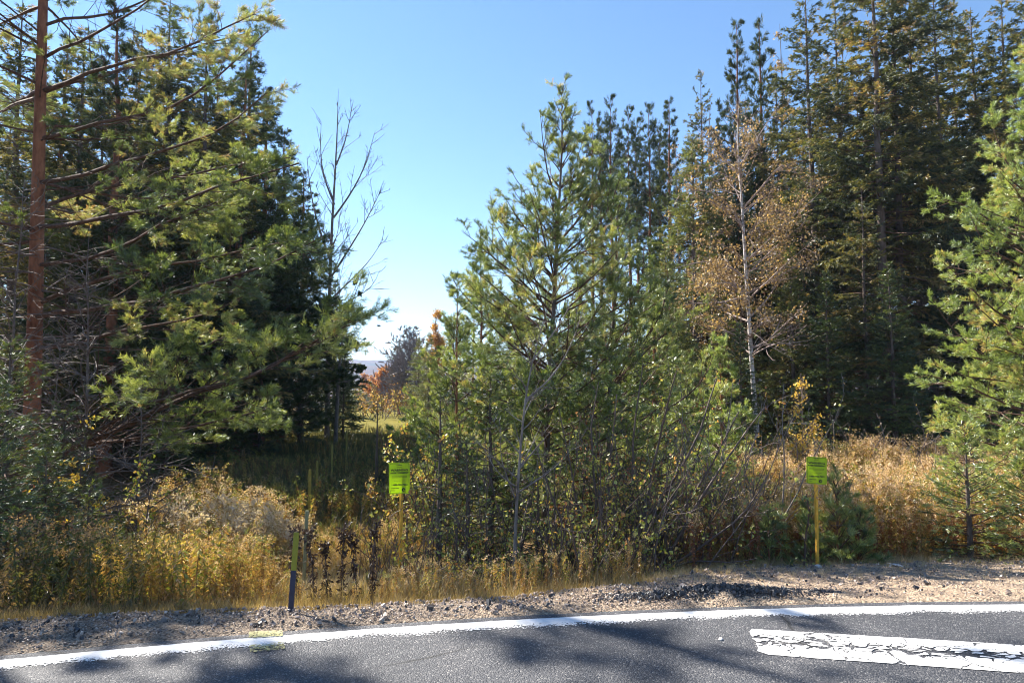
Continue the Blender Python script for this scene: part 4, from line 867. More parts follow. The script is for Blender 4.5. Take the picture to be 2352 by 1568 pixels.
place('wpine', 1545, 232, 27, 'dark bushy-topped pine between the red pine row and the golden tree', 1.1, .8)
place('spA', 1625, 162, 27, 'narrow spruce with a needle-sharp tip left of the two pine tops', .7, .7)
place('wpine2', 1706, 58, 26, 'blue-green pine with tufted top, left of the pair above the birch', 2.2, .72)
place('wpine2', 1762, 55, 27.5, 'blue-green pine with tufted top, right of the pair above the birch', 4.2, .75)
# tall spruces
tall = [('spB', 1880, -40, 23, 1.15, 'tall spruce just right of the birch with its tip reaching the top of the frame'), ('spB', 2030, -190, 21, 1.2, 'tall spruce with two grey trunks showing, in the middle of the right wood'),
        ('spC', 2075, -160, 22, 1.15, 'tall spruce with a long bare grey trunk, close right of the two-trunked one'), ('spC', 2180, -60, 24, 1.1, 'thin tall spruce with sky showing between its boughs'),
        ('spB', 2262, 20, 25, 1.15, 'tall spruce with olive crown left of the right corner tree'), ('spB', 2335, -10, 24, 1.2, 'dark full-topped spruce in the upper right corner'),
        ('spC', 1945, -20, 26, 1.0, 'slim spruce between the two tallest, set back in the wood'), ('spC', 2120, -80, 28, 1.1, 'slim dark spruce set back behind the thin tall one'),
        ('spB', 2400, -60, 22, 1.2, 'tall dark spruce cut by the right edge of the view'), ('spC', 2220, 0, 29, 1.0, 'spruce deep in the wood left of the olive crown spruce'),
        ('spA', 1990, 420, 19.5, 1.15, 'lower dark spruce with layered boughs below the two-trunked spruce'), ('spD', 2050, 600, 18, 1.15, 'shaded spruce with broad hanging lower boughs above the golden field'),
        ('spD', 1900, 620, 18.5, 1.1, 'olive spruce with low boughs behind the yellow-leaved sapling'), ('spA', 2150, 480, 22, 1.1, 'dim spruce in the dark gap left of the bright pine at the right edge'),
        ('spA', 1850, 380, 23, 1.0, 'dark spruce low behind the birch leaves'), ('spC', 1800, 180, 25, 1.0, 'tall dark spruce right behind the birch crown')]
for k, (key, px, top, d, wd, lab) in enumerate(tall): place(key, px, top, d, lab, k * 2.1 + .3, wd * (.9 if key != 'spD' else 1), tilt=(0, 0.0))
rs_ = np.random.RandomState(77)
for k in range(18):
    px = 1640 + k * 45 + rs_.uniform(-14, 14); d = rs_.uniform(29, 40)
    place(('spC', 'spB', 'spC')[k % 3], px, rs_.uniform(160, 420), d, 'dark spruce deep in the shaded wood, half hidden behind the tall spruces on the right', k * 1.9, 1.0, 'dark spruces deep in the wood on the right')
rs_ = np.random.RandomState(78)
for k in range(12):
    px = 10 + k * 50 + rs_.uniform(-14, 14); d = rs_.uniform(27, 36)
    place(('spB', 'spC', 'wpine2')[k % 3], px, rs_.uniform(80, 260), d, 'dark conifer deep in the shaded wood, half hidden behind the big pine on the left', k * 1.9, 1.1, 'dark conifers deep in the wood on the left')
# bright white pine at the right edge
d = 9.6; B = gpos(2430, d); r = thing('pine_tree', 'large bright green pine leaning in from the right edge', 'tree', B); H = ht(2390, 120, d)
exr = [seg(B, (2380, 560, d), (2300, 520, d), (2230, 470, d), (2145, 452, d)), seg(B, (2390, 760, d), (2290, 720, d - .3), (2220, 650, d - .4), (2165, 600, d - .4)), seg(B, (2390, 860, d), (2280, 830, d - .4), (2200, 770, d - .5), (2150, 700, d - .6)),
       seg(B, (2390, 960, d), (2290, 920, d - .2), (2200, 880, d - .3), (2120, 860, d - .4)), seg(B, (2388, 450, d), (2330, 400, d), (2290, 340, d), (2275, 270, d)), seg(B, (2390, 640, d), (2310, 600, d - .3), (2240, 560, d - .4), (2225, 500, d - .4)),
       seg(B, (2390, 1040, d), (2300, 1030, d - .5), (2210, 1000, d - .6), (2140, 960, d - .7))]
pine(501, H, .10, .05, 1.75, 20, 7, None, root=r, extra=exr, tuft=(18, .070, .0085), dens2=7.5, dens3=14, elev=(0, 55), curl=.08, shoots=.09, bare_in=.15, leafmat=M_PINE_B, tint0=(0, .95), dead=8, prof=([0, .5, 1], [1, .85, .25]))
fir(2210, 975, 7.6, 'young spruce standing in the golden weeds left of the right edge', 511, .8, name='young_spruce_tree', nb=130, mat=M_PINE, frond=(.06, .013), elev=(0, 50), dens2=10)
fir(2345, 1055, 7.5, 'young spruce cut by the right edge of the view, among golden weeds', 512, .85, name='young_spruce_tree', nb=130, mat=M_PINE, dens2=10, frond=(.06, .012), elev=(5, 45))
# pine seedlings behind the right sign
for k, (px, top, d, L) in enumerate([(1912, 1115, 7.25, .42), (1960, 1195, 7.3, .34), (1850, 1175, 7.2, .30), (1755, 1190, 7.1, .28)]):
    B = gpos(px, d); r = thing('pine_seedling', ['small bushy pine directly behind the right warning sign post', 'small pine right of the warning sign post, lower than the one behind it', 'small pine just left of the right warning sign post', 'tiny pine in the weeds well left of the right warning sign'][k], 'tree', B); H = ht(px, top, d)
    pine(520 + k, H, .016, .05, L, 10, 6, None, root=r, tuft=(21, .06, 0.0065), dens2=7, dens3=9, elev=(20, 65), curl=.12, shoots=.07, bare_in=.05, leafmat=M_PINE, tint0=(.1, .9), Lmin=.12)
# yellow sapling
d = 15.5; B = gpos(1838, d); r = thing('yellow_leaved_sapling', 'small sapling with clear yellow leaves in front of the dark spruces', 'tree', B); rs_ = np.random.RandomState(17); H = ht(1840, 855, d)
broadleaf(17, r, trunk_poly(rs_, H, (0, 0), .02), .022, np.sort(rs_.uniform(.3, .97, 44)), .9, 800, .065, M_YEL, B_DEAD, el=(30, 60), dens=(8, 7, 4), lv=2, twig=.004, jit=.05)
shrub(2100, 15.5, 'tangle of pale bare stems at the edge of the wood behind the golden field', 81, 34, 2.0, 500, M_WEED, lvl=2, spread=2.4, bark=B_DEAD, twig=.003)
shrub(1960, 16, 'bare dead brush in deep shade above the golden field', 82, 26, 1.6, 100, M_WEED, lvl=2, spread=2.2, bark=B_DEAD, twig=.003)
shrub(1790, 14.5, 'brown brush at the foot of the birch group', 83, 26, 1.5, 700, M_WEED, lvl=2, spread=1.8, bark=B_DEAD, twig=.003)
shrub(2210, 12, 'bare pale-stemmed brush between the golden field and the bright right pine', 84, 26, 1.5, 500, M_SHRUB, lvl=2, spread=1.4, bark=B_DEAD, twig=.0026)

# ================================================================== FAR END OF THE CLEARING
def far_bare(px, top, d, label, seed, L, name='bare_tree', mat=None, n=0, size=.2, bark=None, tw=.02, nb=70, lo=.12):
    B = gpos(px, d); H = ht(px, top, d); r = thing(name, label, 'tree', B); rs = np.random.RandomState(seed)
    broadleaf(seed, r, trunk_poly(rs, H, (0, 0), .01), .16, np.sort(rs.uniform(lo, .98, nb)), L, n, size, mat, bark or B_GREY, el=(30, 60), dens=(2.2, 2.4, 2), lv=2, twig=tw, jit=.15); return r
far_bare(943, 752, 62, 'grey-purple leafless crown beyond the sunlit lawn', 601, 4.6, nb=150, tw=.03, bark=bark_mat('purple_grey_twigs', (.14, .12, .12), (.28, .25, .25), 5, .5))
far_bare(912, 795, 80, 'small leafless tree left of the grey-purple crown', 602, 3.6, nb=130, tw=.03)
far_bare(882, 852, 74, 'rusty orange tree beyond the sunlit lawn', 603, 3.2, 'orange_leaved_tree', M_ORG, 11000, .22)
far_bare(1000, 705, 48, 'bright orange poplar top above the green pines beyond the lawn', 604, 1.5, 'orange_leaved_tree', M_AMB, 4500, .14, lo=.5, tw=.01)
far_bare(925, 880, 66, 'golden brown low tree at the foot of the grey-purple crown', 605, 2.5, 'golden_leaved_tree', M_AMB, 2600, .18)
far_bare(838, 860, 130, 'distant orange tree by the end of the left row', 606, 4, 'orange_leaved_tree', M_ORG, 3500, .35, tw=.03)
SPm = {}
for k, (key, px, top, d, wd, lab) in enumerate([('redp', 918, 790, 64, 1.6, 'grey-green conifer mixed into the leafless crown beyond the lawn'), ('soft', 962, 775, 54, 1.1, 'grey-green conifer just right of the leafless crown beyond the lawn'), ('soft', 985, 760, 44, 1.0, 'grey-green pine right of the grey-purple crown beyond the lawn'), ('soft', 1040, 715, 36, 1.0, 'yellow-green pine beyond the lawn, left of the slim young pine'), ('redp', 1085, 660, 40, 1.2, 'distant pine peeking left of the tall middle pine'),
        ('spA', 852, 860, 150, 1.6, 'distant blue-green spruce at the far end of the clearing, left one'), ('spA', 866, 872, 165, 1.6, 'distant blue-green spruce at the far end of the clearing, right one'), ('soft', 1190, 640, 26, 1.1, 'soft green conifer behind the tall middle pine'),
        ('soft', 1330, 600, 20, 1.1, 'soft green conifer between the two middle pines'), ('spD', 1440, 620, 18, 1.1, 'dark green fir behind the bushy green pine'), ('soft', 1120, 800, 22, 1.2, 'low yellow-green conifer on the right side of the clearing'),
        ('spD', 1700, 740, 16, 1.1, 'dark green fir behind the pale green young pine')]):
    place(key, px, top, d, lab, k * 1.1, wd)
for k, (key, x_, y_, h_, wd, lab) in enumerate([('wpine2', -10.2, 8.7, 14.5, .8, 'pine of the forest edge nearest the road, left of the big red-barked pine'), 
        ('redp', -10.5, 10.4, 14.5, 1.1, 'bare-stemmed pine just outside the left edge, beside the big red-barked pine'), ('wpine', -15.0, 9.6, 15, .9, 'bushy pine of the forest edge farther left along the road'), ('spB', -17.6, 11.5, 18, .8, 'tall spruce of the forest edge far left along the road'), ('wpine2', -9.2, 6.9, 6.5, .8, 'low pine of the forest edge leaning toward the road')]):
    src, H = SP[key]; copy_thing(src, lab, (x_, y_, float(zg(x_, y_))), k * 1.7, (h_ / H * wd, h_ / H * wd, h_ / H), 'forest edge trees along the road left of the view', 'tree')
rs_ = np.random.RandomState(91)
for k, (px, top, d) in enumerate([(1230, 790, 19), (1300, 760, 23), (1390, 700, 21), (1480, 780, 18.5), (1560, 720, 20), (1640, 820, 18), (1740, 800, 21), (1170, 860, 27), (1290, 840, 30), (1420, 820, 32), (1540, 800, 33), (1660, 780, 31), (1780, 760, 30), (1900, 780, 32), (2010, 760, 31), (2120, 760, 33), (2230, 740, 31), (2340, 740, 28), (2300, 700, 21), (1880, 820, 26), (2180, 800, 25)]):
    place(('soft', 'spD')[k % 2], px, top, d, ['yellow-green conifer low behind the tall middle pine', 'dark conifer low behind the bushy green pine', 'yellow-green conifer low at the clearing side of the bushy green pine', 'dark conifer low behind the bright green pine of the middle group', 'yellow-green conifer low behind the slanting shrub stem', 'dark conifer low in front of the birch foot', 'yellow-green conifer low just right of the birch foot', 'dark conifer on the right margin of the clearing, behind the balsam fir', 'yellow-green conifer deep behind the tall middle pine trunk', 'dark conifer deep behind the forked dark trunk', 'yellow-green conifer deep behind the twiggy reddish shrub', 'dark conifer deep behind the pale green young pine', 'yellow-green conifer deep in the wood right of the birch trunk', 'dark conifer deep behind the yellow-leaved sapling', 'yellow-green conifer deep behind the right warning sign', 'dark conifer deep below the thin tall spruce', 'yellow-green conifer deep left of the bright right pine', 'dark conifer deep behind the bright right pine', 'yellow-green conifer close behind the bright right pine', 'dark conifer directly above the right warning sign, in the wood', 'yellow-green conifer in the dark gap left of the bright right pine'][k], k * 1.3, 1.35, 'low conifers filling the wood behind the shrubs')
for k, (px, top, d) in enumerate([(40, 780, 22), (130, 740, 26), (230, 780, 24), (320, 760, 29), (430, 800, 31), (540, 800, 33), (640, 830, 36), (580, 820, 29)]):
    place('spD', px, top, d, ['low dark conifer at the left edge behind the firs', 'low dark conifer just right of the big pine trunk, in shade', 'low dark conifer behind the dead grey saplings at left', 'low dark conifer behind the lowest long limb of the big pine', 'low dark conifer behind the golden weeds, left part', 'low dark conifer behind the golden weeds, right part', "low dark conifer at the shaded meadow edge under the row's end", 'low dark conifer at the shaded meadow edge under the nearest row pine'][k], k * 1.3, 1.4, 'low dark conifers in the shade of the left wood')
rs_ = np.random.RandomState(90)
for k in range(14):
    px = 800 + k * 17; d = rs_.uniform(95, 125)
    if k % 2: place('soft', px, rs_.uniform(868, 890), d, 'distant green conifer in the tree line behind the lawn', k, 1.5, 'distant tree line behind the lawn')
    else: place('spD', px, rs_.uniform(868, 885), d, 'distant dark conifer in the tree line behind the lawn', k, 1.4, 'distant tree line behind the lawn')
shrub(905, 60, 'brown brush along the far edge of the sunlit lawn', 607, 60, 2.6, 2600, M_WEED, lvl=1, spread=9, leafsize=.18, twig=.012, rb=.03, dens=(3, 3, 3))

# ================================================================== WEEDS AND GRASS
def weed_template(seed, h, nleaf, plume, leafL, lt, pt, stemr=.0035):
    rs = np.random.RandomState(seed); M = Mesh()
    st = np.array([[0, 0, -.05]]); dr = np.array([[rs.normal(0, .06), rs.normal(0, .06), 1]]); p = grow(rs, st, dr, np.array([h]), 7, .05)
    # stem as one thin ribbon of tris (3-sided tube, split)
    V_, Q_ = tubes(p, np.linspace(stemr, stemr * .4, 8)[None], 3); T = np.concatenate([Q_[:, [0, 1, 2]], Q_[:, [0, 2, 3]]]); M.tris(V_, T, .10)
    q, _ = sample(p, np.zeros(nleaf, int), rs.uniform(.12, .92, nleaf)); K = nleaf
    a = rs.rand(K) * 2 * pi; dd = np.stack([np.cos(a), np.sin(a), rs.normal(-.35, .45, K)], -1); dd = nrm(dd); s = nrm(np.cross(dd, rs.normal(0, 1, (K, 3)))); L = (leafL * rs.uniform(.5, 1.2, K))[:, None]; w_ = L * .16
    V_ = np.stack([q, q + dd * L * .5 + s * w_, q + dd * L * np.array([[1, 1, .6]]) + np.array([[0, 0, -.02]]), q + dd * L * .5 - s * w_], 1).reshape(-1, 3); b = np.arange(K)[:, None] * 4
    T = np.concatenate([b + [[0, 1, 2]], b + [[0, 2, 3]]], 1).reshape(-1, 3); M.tris(V_, T, np.repeat(np.clip(rs.normal(lt, .13, K), 0, 1), 2))
    if plume:
        nb = 9; q, t = sample(p, np.zeros(nb, int), rs.uniform(.8, 1, nb)); a = rs.rand(nb) * 2 * pi; dd = np.stack([np.cos(a), np.sin(a), rs.uniform(.2, 1, nb)], -1)
        pl = grow(rs, q, dd, np.full(nb, h * .10 + .03), 3, .1, 0, -.2); bi = rs.randint(0, nb, plume); q, _ = sample(pl, bi, rs.rand(plume)); q = q + rs.normal(0, .006, q.shape)
        d3 = nrm(rs.normal(0, 1, (plume, 3)) + [0, 0, .3]); s3 = nrm(np.cross(d3, rs.normal(0, 1, (plume, 3)))); Lp = .023
        V_ = np.stack([q, q + d3 * Lp + s3 * .006, q + d3 * Lp - s3 * .006], 1).reshape(-1, 3); M.tris(V_, np.arange(plume * 3).reshape(-1, 3), np.clip(rs.normal(pt, .05, plume), 0, 1))
    return M.raw()
def scatter(name, mat, temps, x, y, sc, rs, tshift=None, zoff=0.0, lean=.08):
    """bake many small plants into one mesh"""
    K = len(x); pick = rs.randint(0, len(temps), K); Vs = []; Ts = []; Tt = []; n = 0; z = zg(x, y) + zoff
    for j, (V_, T_, t_) in enumerate(temps):
        i = np.where(pick == j)[0]
        if not len(i): continue
        a = rs.rand(len(i)) * 2 * pi; s = sc[i]; ca, sa = np.cos(a) * s, np.sin(a) * s
        Vx = V_[None, :, 0] * ca[:, None] - V_[None, :, 1] * sa[:, None]; Vy = V_[None, :, 0] * sa[:, None] + V_[None, :, 1] * ca[:, None]; Vz = V_[None, :, 2] * s[:, None]
        lx = rs.normal(0, lean, (len(i), 1)); ly = rs.normal(0, lean, (len(i), 1)); Vx = Vx + lx * Vz + x[i][:, None]; Vy = Vy + ly * Vz + y[i][:, None]; Vz = Vz + z[i][:, None]
        Vs.append(np.stack([Vx, Vy, Vz], -1).reshape(-1, 3)); Ts.append((np.arange(len(i))[:, None, None] * len(V_) + T_[None] + n).reshape(-1, 3)); n += len(i) * len(V_)
        sh = rs.normal(0, .05, (len(i), 1)) + (0 if tshift is None else tshift[i][:, None]); Tt.append(np.clip(t_[None] + sh, 0, 1).ravel())
    return kind(mesh_obj(name, np.concatenate(Vs), np.concatenate(Ts), mat, tint=np.concatenate(Tt)), 'stuff')
rs = np.random.RandomState(300)
GR = [weed_template(1000 + k, .9 + .05 * k, 100, 70, .055, (.42, .52, .60, .66, .48, .33)[k], .95) for k in range(6)]
OL = [weed_template(1020 + k, .8, 90, 0, .06, (.60, .74, .82)[k], .95) for k in range(3)]
BR = [weed_template(1030 + k, .85, 70, 60, .05, (.2, .3, .38)[k], .90) for k in range(3)]
def field(n, xf, yf, dens=None):
    x = xf(rs.rand(n)); y = yf(rs.rand(n), x); return x, y
def inside(x, y, m=.25): return (y - edge(x)) > (gwid(x) + m)
# golden weeds, left of centre: visible wedge between 3.5 and 13 m
def wedge(n, d0, d1, p0, p1, pw=1.0):
    y = d0 + (d1 - d0) * rs.rand(n) ** pw; px = p0 + (p1 - p0) * rs.rand(n); return X(px, y), y
x, y = wedge(2300, 5.3, 11.5, 320, 930); ok = inside(x, y, .4) & (vnoise(x, y, .45, 41) + .25 * rs.rand(len(x)) > -.05); x, y = x[ok], y[ok]
# keep the height profile of the photo: tall at left (px 350-620), low in the middle (px 650-850)
pxs = x / y * F0 + CX; hh = np.interp(pxs, [200, 350, 500, 620, 700, 800, 900, 1000], [.8, .85, 1.02, .92, .45, .38, .55, .7]) * np.interp(y, [5, 6.5, 9, 12], [.5, .72, .98, 1.0]); hh *= rs.uniform(.65, 1.12, len(x)) * (1 + .5 * vnoise(x, y, .7, 42))
scatter('goldenrod_thicket', M_WEED, GR + OL[:1], x, y, hh, rs, np.interp(pxs, [250, 420, 650, 850], [.05, -.03, .04, 0]) + .34 * vnoise(x, y, .45, 20))
FL = [weed_template(1050 + k, .95, 90, 75, .05, .5, .97, .003) for k in range(3)]
x, y = wedge(190, 6.8, 10.5, 380, 720); ok = inside(x, y, .5); x, y = x[ok], y[ok]; pxs = x / y * F0 + CX
scatter('fluffy_seed_heads', leaf_mat('seed_fluff', [(0, (.14, .08, .04)), (.5, (.48, .32, .13)), (.75, (.60, .46, .30)), (1, (.70, .57, .46))], .4, .03), FL, x, y, rs.uniform(.75, 1.15, len(x)) * np.interp(pxs, [380, 500, 620, 720], [1.05, 1.15, 1.05, .7]), rs, .06 * vnoise(x, y, .6, 51) + .03)
x, y = wedge(380, 5.2, 9.0, 270, 560); ok = inside(x, y, .3); x, y = x[ok], y[ok]
scatter('olive_weeds', M_WEED, OL, x, y, rs.uniform(.5, 1.0, len(x)), rs, .1 * vnoise(x, y, .7, 21))
x, y = wedge(900, 4.9, 7.6, 560, 1480); ok = inside(x, y, .12); x, y = x[ok], y[ok]
scatter('brown_roadside_weeds', M_WEED, BR + GR[:2] + OL[1:], x, y, rs.uniform(.2, .62, len(x)) * np.interp(x / y * F0 + CX, [600, 680, 860, 1000], [.6, .45, .5, .8]), rs, .16 * vnoise(x, y, .6, 22))
# golden field, right
x, y = wedge(6200, 6.6, 16.5, 1560, 2460, .8); ok = inside(x, y, .25) & (vnoise(x, y, .55, 43) + .3 * rs.rand(len(x)) > 0); x, y = x[ok], y[ok]
hh = np.interp(y, [6.4, 7.4, 9, 13, 17], [.5, .8, .95, 1.0, 1.1]) * rs.uniform(.6, 1.15, len(x)) * (1 + .45 * vnoise(x, y, .9, 44))
scatter('golden_weed_field', M_WEED, GR + BR[2:] + GR[:3], x, y, hh, rs, .25 * vnoise(x, y, 1.3, 23))
x, y = wedge(380, 6.4, 8.6, 1560, 2450); ok = inside(x, y, .1); x, y = x[ok], y[ok]
scatter('rusty_weeds', leaf_mat('rusty_weed_leaves', [(0, (.12, .05, .03)), (.4, (.34, .12, .05)), (.7, (.50, .26, .08)), (1, (.60, .48, .34))], .42, .04), BR + GR[:2], x, y, rs.uniform(.5, .85, len(x)), rs, .2 * vnoise(x, y, .6, 24))
# shaded meadow in the clearing
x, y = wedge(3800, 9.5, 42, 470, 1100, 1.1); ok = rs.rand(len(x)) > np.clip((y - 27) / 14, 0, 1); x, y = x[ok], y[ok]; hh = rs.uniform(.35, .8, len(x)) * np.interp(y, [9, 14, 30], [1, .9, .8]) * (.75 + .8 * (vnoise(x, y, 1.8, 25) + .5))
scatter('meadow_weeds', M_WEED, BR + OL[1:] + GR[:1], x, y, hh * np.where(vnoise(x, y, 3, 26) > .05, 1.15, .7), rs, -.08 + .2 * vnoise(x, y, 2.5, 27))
# understorey at left; the dark meadow colour stands in for deep shade
x, y = wedge(700, 5.0, 12, -120, 330); ok = inside(x, y, .3); x, y = x[ok], y[ok]
scatter('shaded_undergrowth', M_MEAD, BR + OL, x, y, rs.uniform(.5, 1.05, len(x)), rs, .1 * vnoise(x, y, .7, 28))
x, y = wedge(1500, 14, 26, 1500, 2500); scatter('forest_floor_brush', M_WEED, BR, x, y, rs.uniform(.3, .8, len(x)), rs, -.05 + .1 * vnoise(x, y, 1, 29))
# grass
def blade_temps(seed, n=14, h=.2, w_=.004, spread=.04, droop=.5, t0=.5):
    out = []
    for k in range(5):
        r_ = np.random.RandomState(seed + k); M = Mesh(); a = r_.rand(n) * 2 * pi; b = np.stack([r_.normal(0, spread, n), r_.normal(0, spread, n), np.full(n, -.02)], -1)
        ln = h * r_.uniform(.5, 1.15, n); o_ = np.stack([np.cos(a), np.sin(a)], -1) * (ln * droop * r_.uniform(.2, 1, n))[:, None]; s = np.stack([-np.sin(a), np.cos(a), a * 0], -1) * w_ * .5
        m_ = b + np.stack([o_[:, 0] * .3, o_[:, 1] * .3, ln * .6], -1); tp_ = b + np.stack([o_[:, 0], o_[:, 1], ln * .95], -1)
        V_ = np.stack([b - s, b + s, m_ + s * .8, m_ - s * .8, tp_], 1).reshape(-1, 3); i = np.arange(n)[:, None] * 5
        T = np.concatenate([i + [[0, 1, 2]], i + [[0, 2, 3]], i + [[3, 2, 4]]], 1).reshape(-1, 3); M.tris(V_, T, np.repeat(np.clip(r_.normal(t0, .2, n), 0, 1), 3)); out.append(M.raw())
    return out
GB = blade_temps(2000); GB2 = blade_temps(2100, 12, .34, .0035, .08, .7, .45); GB3 = blade_temps(2200, 12, .5, .012, .16, .5, .4)
K = 5200; x = rs.uniform(-6.5, 9, K); t = gwid(x) + rs.normal(.12, .16, K) + .25 * rs.rand(K) ** 2; y = edge(x) + t; ok = t > gwid(x) - .12 - .25 * (x > .4) * rs.rand(K); x, y, t = x[ok], y[ok], t[ok]
scatter('verge_grass', M_GRASS, GB, x, y, rs.uniform(.3, .95, len(x)) * np.interp(t - gwid(x), [-.2, .1, .4], [.35, .6, 1.0]), rs, np.interp(x, [-2.5, -.5, 1.5], [-.05, .1, .35]) + .3 * vnoise(x, y, .5, 31), lean=.2)  # left verge grass tinted darker, standing in for shade
K = 2600; x = rs.uniform(-6.5, 10, K); y = edge(x) + gwid(x) + .1 + 1.4 * rs.rand(K); ok = (x > -1.6) | (rs.rand(K) < .3); x, y = x[ok], y[ok]; scatter('tall_dry_grass', M_GRASS, GB2, x, y, rs.uniform(.4, .95, len(x)), rs, np.interp(x, [-2.5, -.8, 1.0], [-.4, -.15, 0]) + .35 * vnoise(x, y, .6, 32), lean=.25)  # dead grass browner at left, tint also darkened in place of shade
x, y = wedge(6500, 5.4, 13, 330, 1050); scatter('golden_grass', M_GRASS, GB2, x, y, rs.uniform(.5, 1.1, len(x)), rs, .2 + .2 * vnoise(x, y, .6, 33), lean=.25)
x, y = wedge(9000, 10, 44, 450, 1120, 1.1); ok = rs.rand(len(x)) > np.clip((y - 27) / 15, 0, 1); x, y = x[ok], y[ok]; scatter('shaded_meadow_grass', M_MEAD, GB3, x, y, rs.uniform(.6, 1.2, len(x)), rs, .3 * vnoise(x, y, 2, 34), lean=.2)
K = 500; x = rs.uniform(1.2, 8, K); t = 1.0 + (gwid(x) - 1.0) * rs.rand(K) ** .6; ok = t < gwid(x) + .1; x, t = x[ok], t[ok]; scatter('sparse_gravel_grass', M_GRASS, GB, x, edge(x) + t, rs.uniform(.15, .4, len(x)), rs, .45 + 0 * x, zoff=.01, lean=.3)
# individual dark dry stalks in front of the golden weeds
def stalk(px, top, base, d, label, seed, head=1.0):
    p = gpos(px, d); H = P(px, top, d)[2] - p[2]; r = thing('dry_weed_stalk', label, 'plant', p, 'tall dark dried weeds in front of the golden thicket'); q = np.random.RandomState(seed); MS = Mesh(); ML = Mesh()
    pl = grow(q, np.array([[0, 0, -.05]]), np.array([[q.normal(0, .05), 0, 1]]), np.array([H + .05]), 8, .035); V_, Q_ = tubes(pl, np.linspace(.006, .003, 9)[None], 5); MS.quads(V_, Q_)
    n = int(10 * head) + 3; s_, t_ = sample(pl, np.zeros(n, int), q.uniform(.82, .99, n)); a = q.rand(n) * 2 * pi; b = grow(q, s_, np.stack([np.cos(a), np.sin(a), q.uniform(.3, 1.2, n)], -1), np.full(n, .07 * head), 3, .1, 0, .1); V_, Q_ = tubes(b, np.full((n, 4), .0018), 3); MS.quads(V_, Q_)
    MS.build('stem', B_DARK, r); pos, _ = sample(b, q.randint(0, n, 150), q.rand(150)); leaves(q, ML, pos, .022, .12, 0, 1, .8, .008)
    pos, _ = sample(pl, np.zeros(150, int), q.uniform(.15, .95, 150)); leaves(q, ML, pos, .05, .14, .5, 1, .35, .012)
    ML.build('dried_leaves', leaf_mat('dark_dry_leaves', [(0, (.04, .025, .02)), (.5, (.10, .06, .04)), (1, (.25, .15, .08))], .2, .03) if 'dark_dry_leaves' not in bpy.data.materials else bpy.data.materials['dark_dry_leaves'], r)
for k, (px, top, hd, lab) in enumerate([(697, 1215, .9, 'dark dried weed with shaggy head touching the bare marker post'), (731, 1213, 1.2, 'dark dried weed with a round branching head, second right of the marker post'), (762, 1245, .8, 'dark dried weed third right of the marker post'), (795, 1210, 1.0, 'dark dried weed with drooping head fourth right of the marker post'),
                                        (826, 1225, .8, 'dark dried weed fifth right of the marker post'), (858, 1205, .9, 'dark dried weed sixth right of the marker post, left of the warning sign post')]):
    stalk(px, top, 1380, 5.35, lab, 700 + k, hd)

# ================================================================== SIGNS AND POSTS
M_LIME = None
def sign_face_mat(name, c):
    m, n, o = new_mat(name); f = noise(n, 14, 3, .5, objco(n)); col = ramp(n, [(.3, tuple(x * .92 for x in c)), (.7, c)], f)
    df = n.nodes.new('ShaderNodeBsdfDiffuse'); tr = n.nodes.new('ShaderNodeBsdfTranslucent'); n.links.new(col, df.inputs[0]); n.links.new(col, tr.inputs[0]); mx = n.nodes.new('ShaderNodeMixShader'); mx.inputs[0].default_value = .55
    n.links.new(df.outputs[0], mx.inputs[1]); n.links.new(tr.outputs[0], mx.inputs[2]); gl = n.nodes.new('ShaderNodeBsdfGlossy'); gl.inputs['Roughness'].default_value = .3; m2 = n.nodes.new('ShaderNodeMixShader'); m2.inputs[0].default_value = .04
    n.links.new(mx.outputs[0], m2.inputs[1]); n.links.new(gl.outputs[0], m2.inputs[2]); n.links.new(m2.outputs[0], o.inputs[0]); return m
M_LIME = sign_face_mat('lime_plastic', (.64, .82, .01)); M_INK = plain_mat('dark_ink', (.02, .035, .02), .6, .1); M_FRAME = sign_face_mat('yellow_rim', (.72, .74, .05))
M_YPOST = plain_mat('weathered_yellow_wood', (.70, .38, .05), .8, .25, 30); M_SCREW = plain_mat('steel', (.3, .3, .3), .4)
def rrect(w_, h, r, n=6):
    pts = []
    for cx, cy, a0 in ((w_ / 2 - r, h / 2 - r, 0), (-w_ / 2 + r, h / 2 - r, 90), (-w_ / 2 + r, -h / 2 + r, 180), (w_ / 2 - r, -h / 2 + r, 270)):
        for k in range(n + 1): a = math.radians(a0 + 90 * k / n); pts.append((cx + r * math.cos(a), cy + r * math.sin(a)))
    return np.array(pts)
def plate(name, outline, y0, y1, mat, parent, zc, hole=None):
    n = len(outline); F_ = np.stack([outline[:, 0], np.full(n, y0), outline[:, 1] + zc], -1); Bk = F_.copy(); Bk[:, 1] = y1; M = Mesh()
    if hole is None:
        c = np.array([[0, y0, zc], [0, y1, zc]]); V = np.concatenate([F_, Bk, c]); i = np.arange(n); j = (i + 1) % n
        Q_ = np.stack([i, j, j + n, i + n], -1); T = np.concatenate([np.stack([j, i, np.full(n, 2 * n)], -1), np.stack([i + n, j + n, np.full(n, 2 * n + 1)], -1)])
        return mesh_obj(name, V, [Q_, T], mat, parent)
    H_ = np.stack([hole[:, 0], np.full(n, y0), hole[:, 1] + zc], -1); Hb = H_.copy(); Hb[:, 1] = y1; V = np.concatenate([F_, H_, Bk, Hb]); i = np.arange(n); j = (i + 1) % n
    Q_ = np.concatenate([np.stack([i, j, j + n, i + n], -1), np.stack([i + n, j + n, j + 3 * n, i + 3 * n], -1), np.stack([j, i, i + 2 * n, j + 2 * n], -1)]); return mesh_obj(name, V, Q_, mat, parent)
